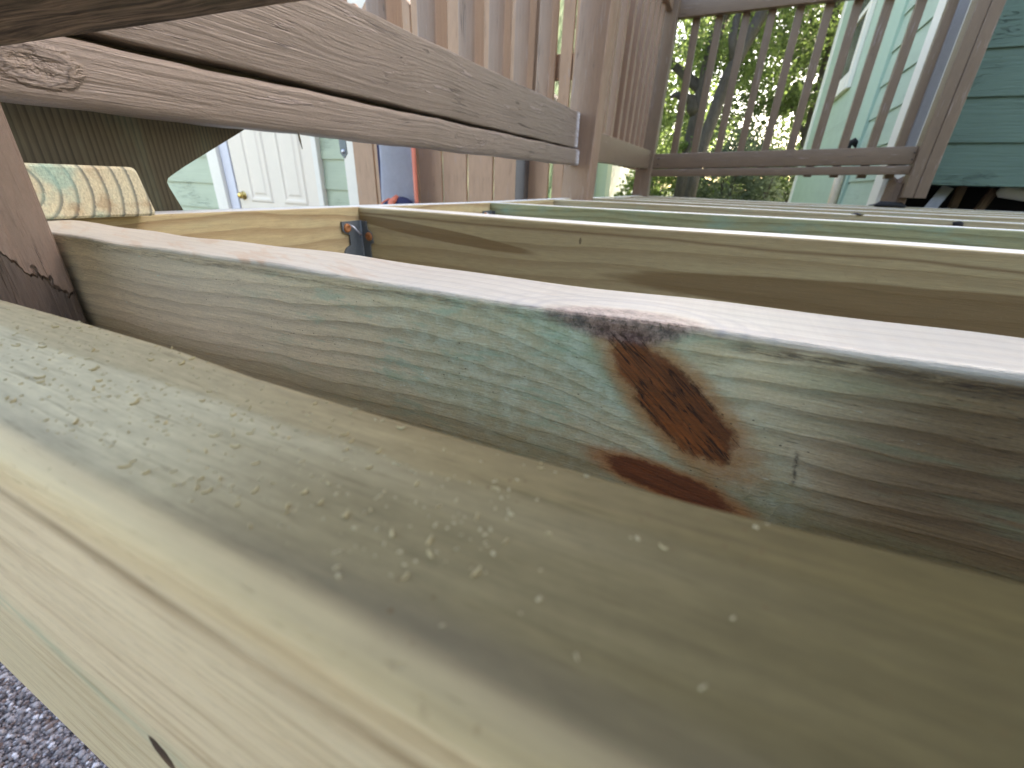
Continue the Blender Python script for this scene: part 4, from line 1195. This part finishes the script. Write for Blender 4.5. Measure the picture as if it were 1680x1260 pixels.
# ------------------------------------------------------------------ sawdust and shavings on the front board
M_CHIP = plain('fresh_shaving', C(198, 182, 140), 0.8, 0.2, 500)
M_CHIPR = plain('reddish_chip', C(140, 72, 56), 0.8, 0.2, 500)
rng = random.Random(21)
def board_z(x): return wob0(x) * 0.9
def chip_mesh(L, w, t, curl, seed):
    rr = random.Random(seed); n = 5
    vs, fs = [], []
    for i in range(n + 1):
        u = i / n - 0.5
        ang = u * curl
        cx = L * (math.sin(ang) / curl if abs(curl) > 0.01 else u)
        cz = L * ((1 - math.cos(ang)) / curl if abs(curl) > 0.01 else 0) 
        ww = w * (1 - 0.55 * abs(u * 2) ** 2) * rr.uniform(0.75, 1.2)
        for a, b in ((-1, 0), (-0.5, 1), (0.5, 1), (1, 0)):
            vs.append((cx, a * ww / 2 + rr.uniform(-.1, .1) * w, abs(cz) + (t if b else 0) * rr.uniform(.7, 1.2)))
    for i in range(n):
        for j in range(4):
            j2 = (j + 1) % 4
            fs.append((i * 4 + j, i * 4 + j2, (i + 1) * 4 + j2, (i + 1) * 4 + j))
    fs.append((0, 1, 2, 3)); fs.append(tuple(n * 4 + q for q in (3, 2, 1, 0)))
    me = bpy.data.meshes.new('wood_shaving'); me.from_pydata(vs, [], fs); smooth(me)
    return me
CH = [chip_mesh(rng.uniform(0.0011, 0.0021), rng.uniform(0.0004, 0.0007), 0.0003, rng.uniform(0.2, 1.5), i) for i in range(12)]
for m in CH: m.materials.append(M_CHIP)
def sample_chip():
    while True:
        x = rng.triangular(-0.2, 0.06, -0.05)
        y = rng.uniform(0.022, 0.0515)
        dens = 1.0 if x < -0.015 else 0.13
        if y > 0.043 and x > -0.08: dens *= 0.35
        if rng.random() < dens: return x, y
for i in range(110):
    x, y = sample_chip()
    o = link('wood_shaving', CH[i % 12], None, (x, y, board_z(x) + 0.00005), None, (rng.uniform(-.25, .25), rng.uniform(-.2, .2), rng.uniform(0, 6.28)))
    s = rng.uniform(0.45, 0.95) * (1.0 if x > -0.08 else 1.15); o.scale = (s, s, s)
    tag(o, 'small pale wood shaving lying on the smooth front board', 'shaving', 'wood shavings on the front board')
# fine sawdust as one object
vs, fs = [], []
for i in range(900):
    x, y = sample_chip()
    if rng.random() < 0.4: x = rng.uniform(-0.3, -0.06)
    L = rng.uniform(0.00025, 0.0008); w = L * rng.uniform(0.3, 0.7); t = L * 0.35; a = rng.uniform(0, 6.28)
    b = len(vs); z0 = board_z(x) - 0.00005
    for (u, v, h) in ((-1, -1, 0), (1, -1, 0), (1, 1, 0), (-1, 1, 0), (-.7, -.6, 1), (.7, -.6, 1), (.7, .6, 1), (-.7, .6, 1)):
        px, py = u * L / 2, v * w / 2
        vs.append((x + px * math.cos(a) - py * math.sin(a), y + px * math.sin(a) + py * math.cos(a), z0 + h * t))
    for q in ((4, 5, 6, 7), (0, 1, 5, 4), (1, 2, 6, 5), (2, 3, 7, 6), (3, 0, 4, 7)):
        fs.append(tuple(b + k for k in q))
me = bpy.data.meshes.new('sawdust'); me.from_pydata(vs, [], fs)
tag(link('sawdust', me, plain('fine_sawdust', C(182, 170, 136), 0.85, 0.2, 500)), 'fine sawdust sprinkled over the front board', kind='stuff')
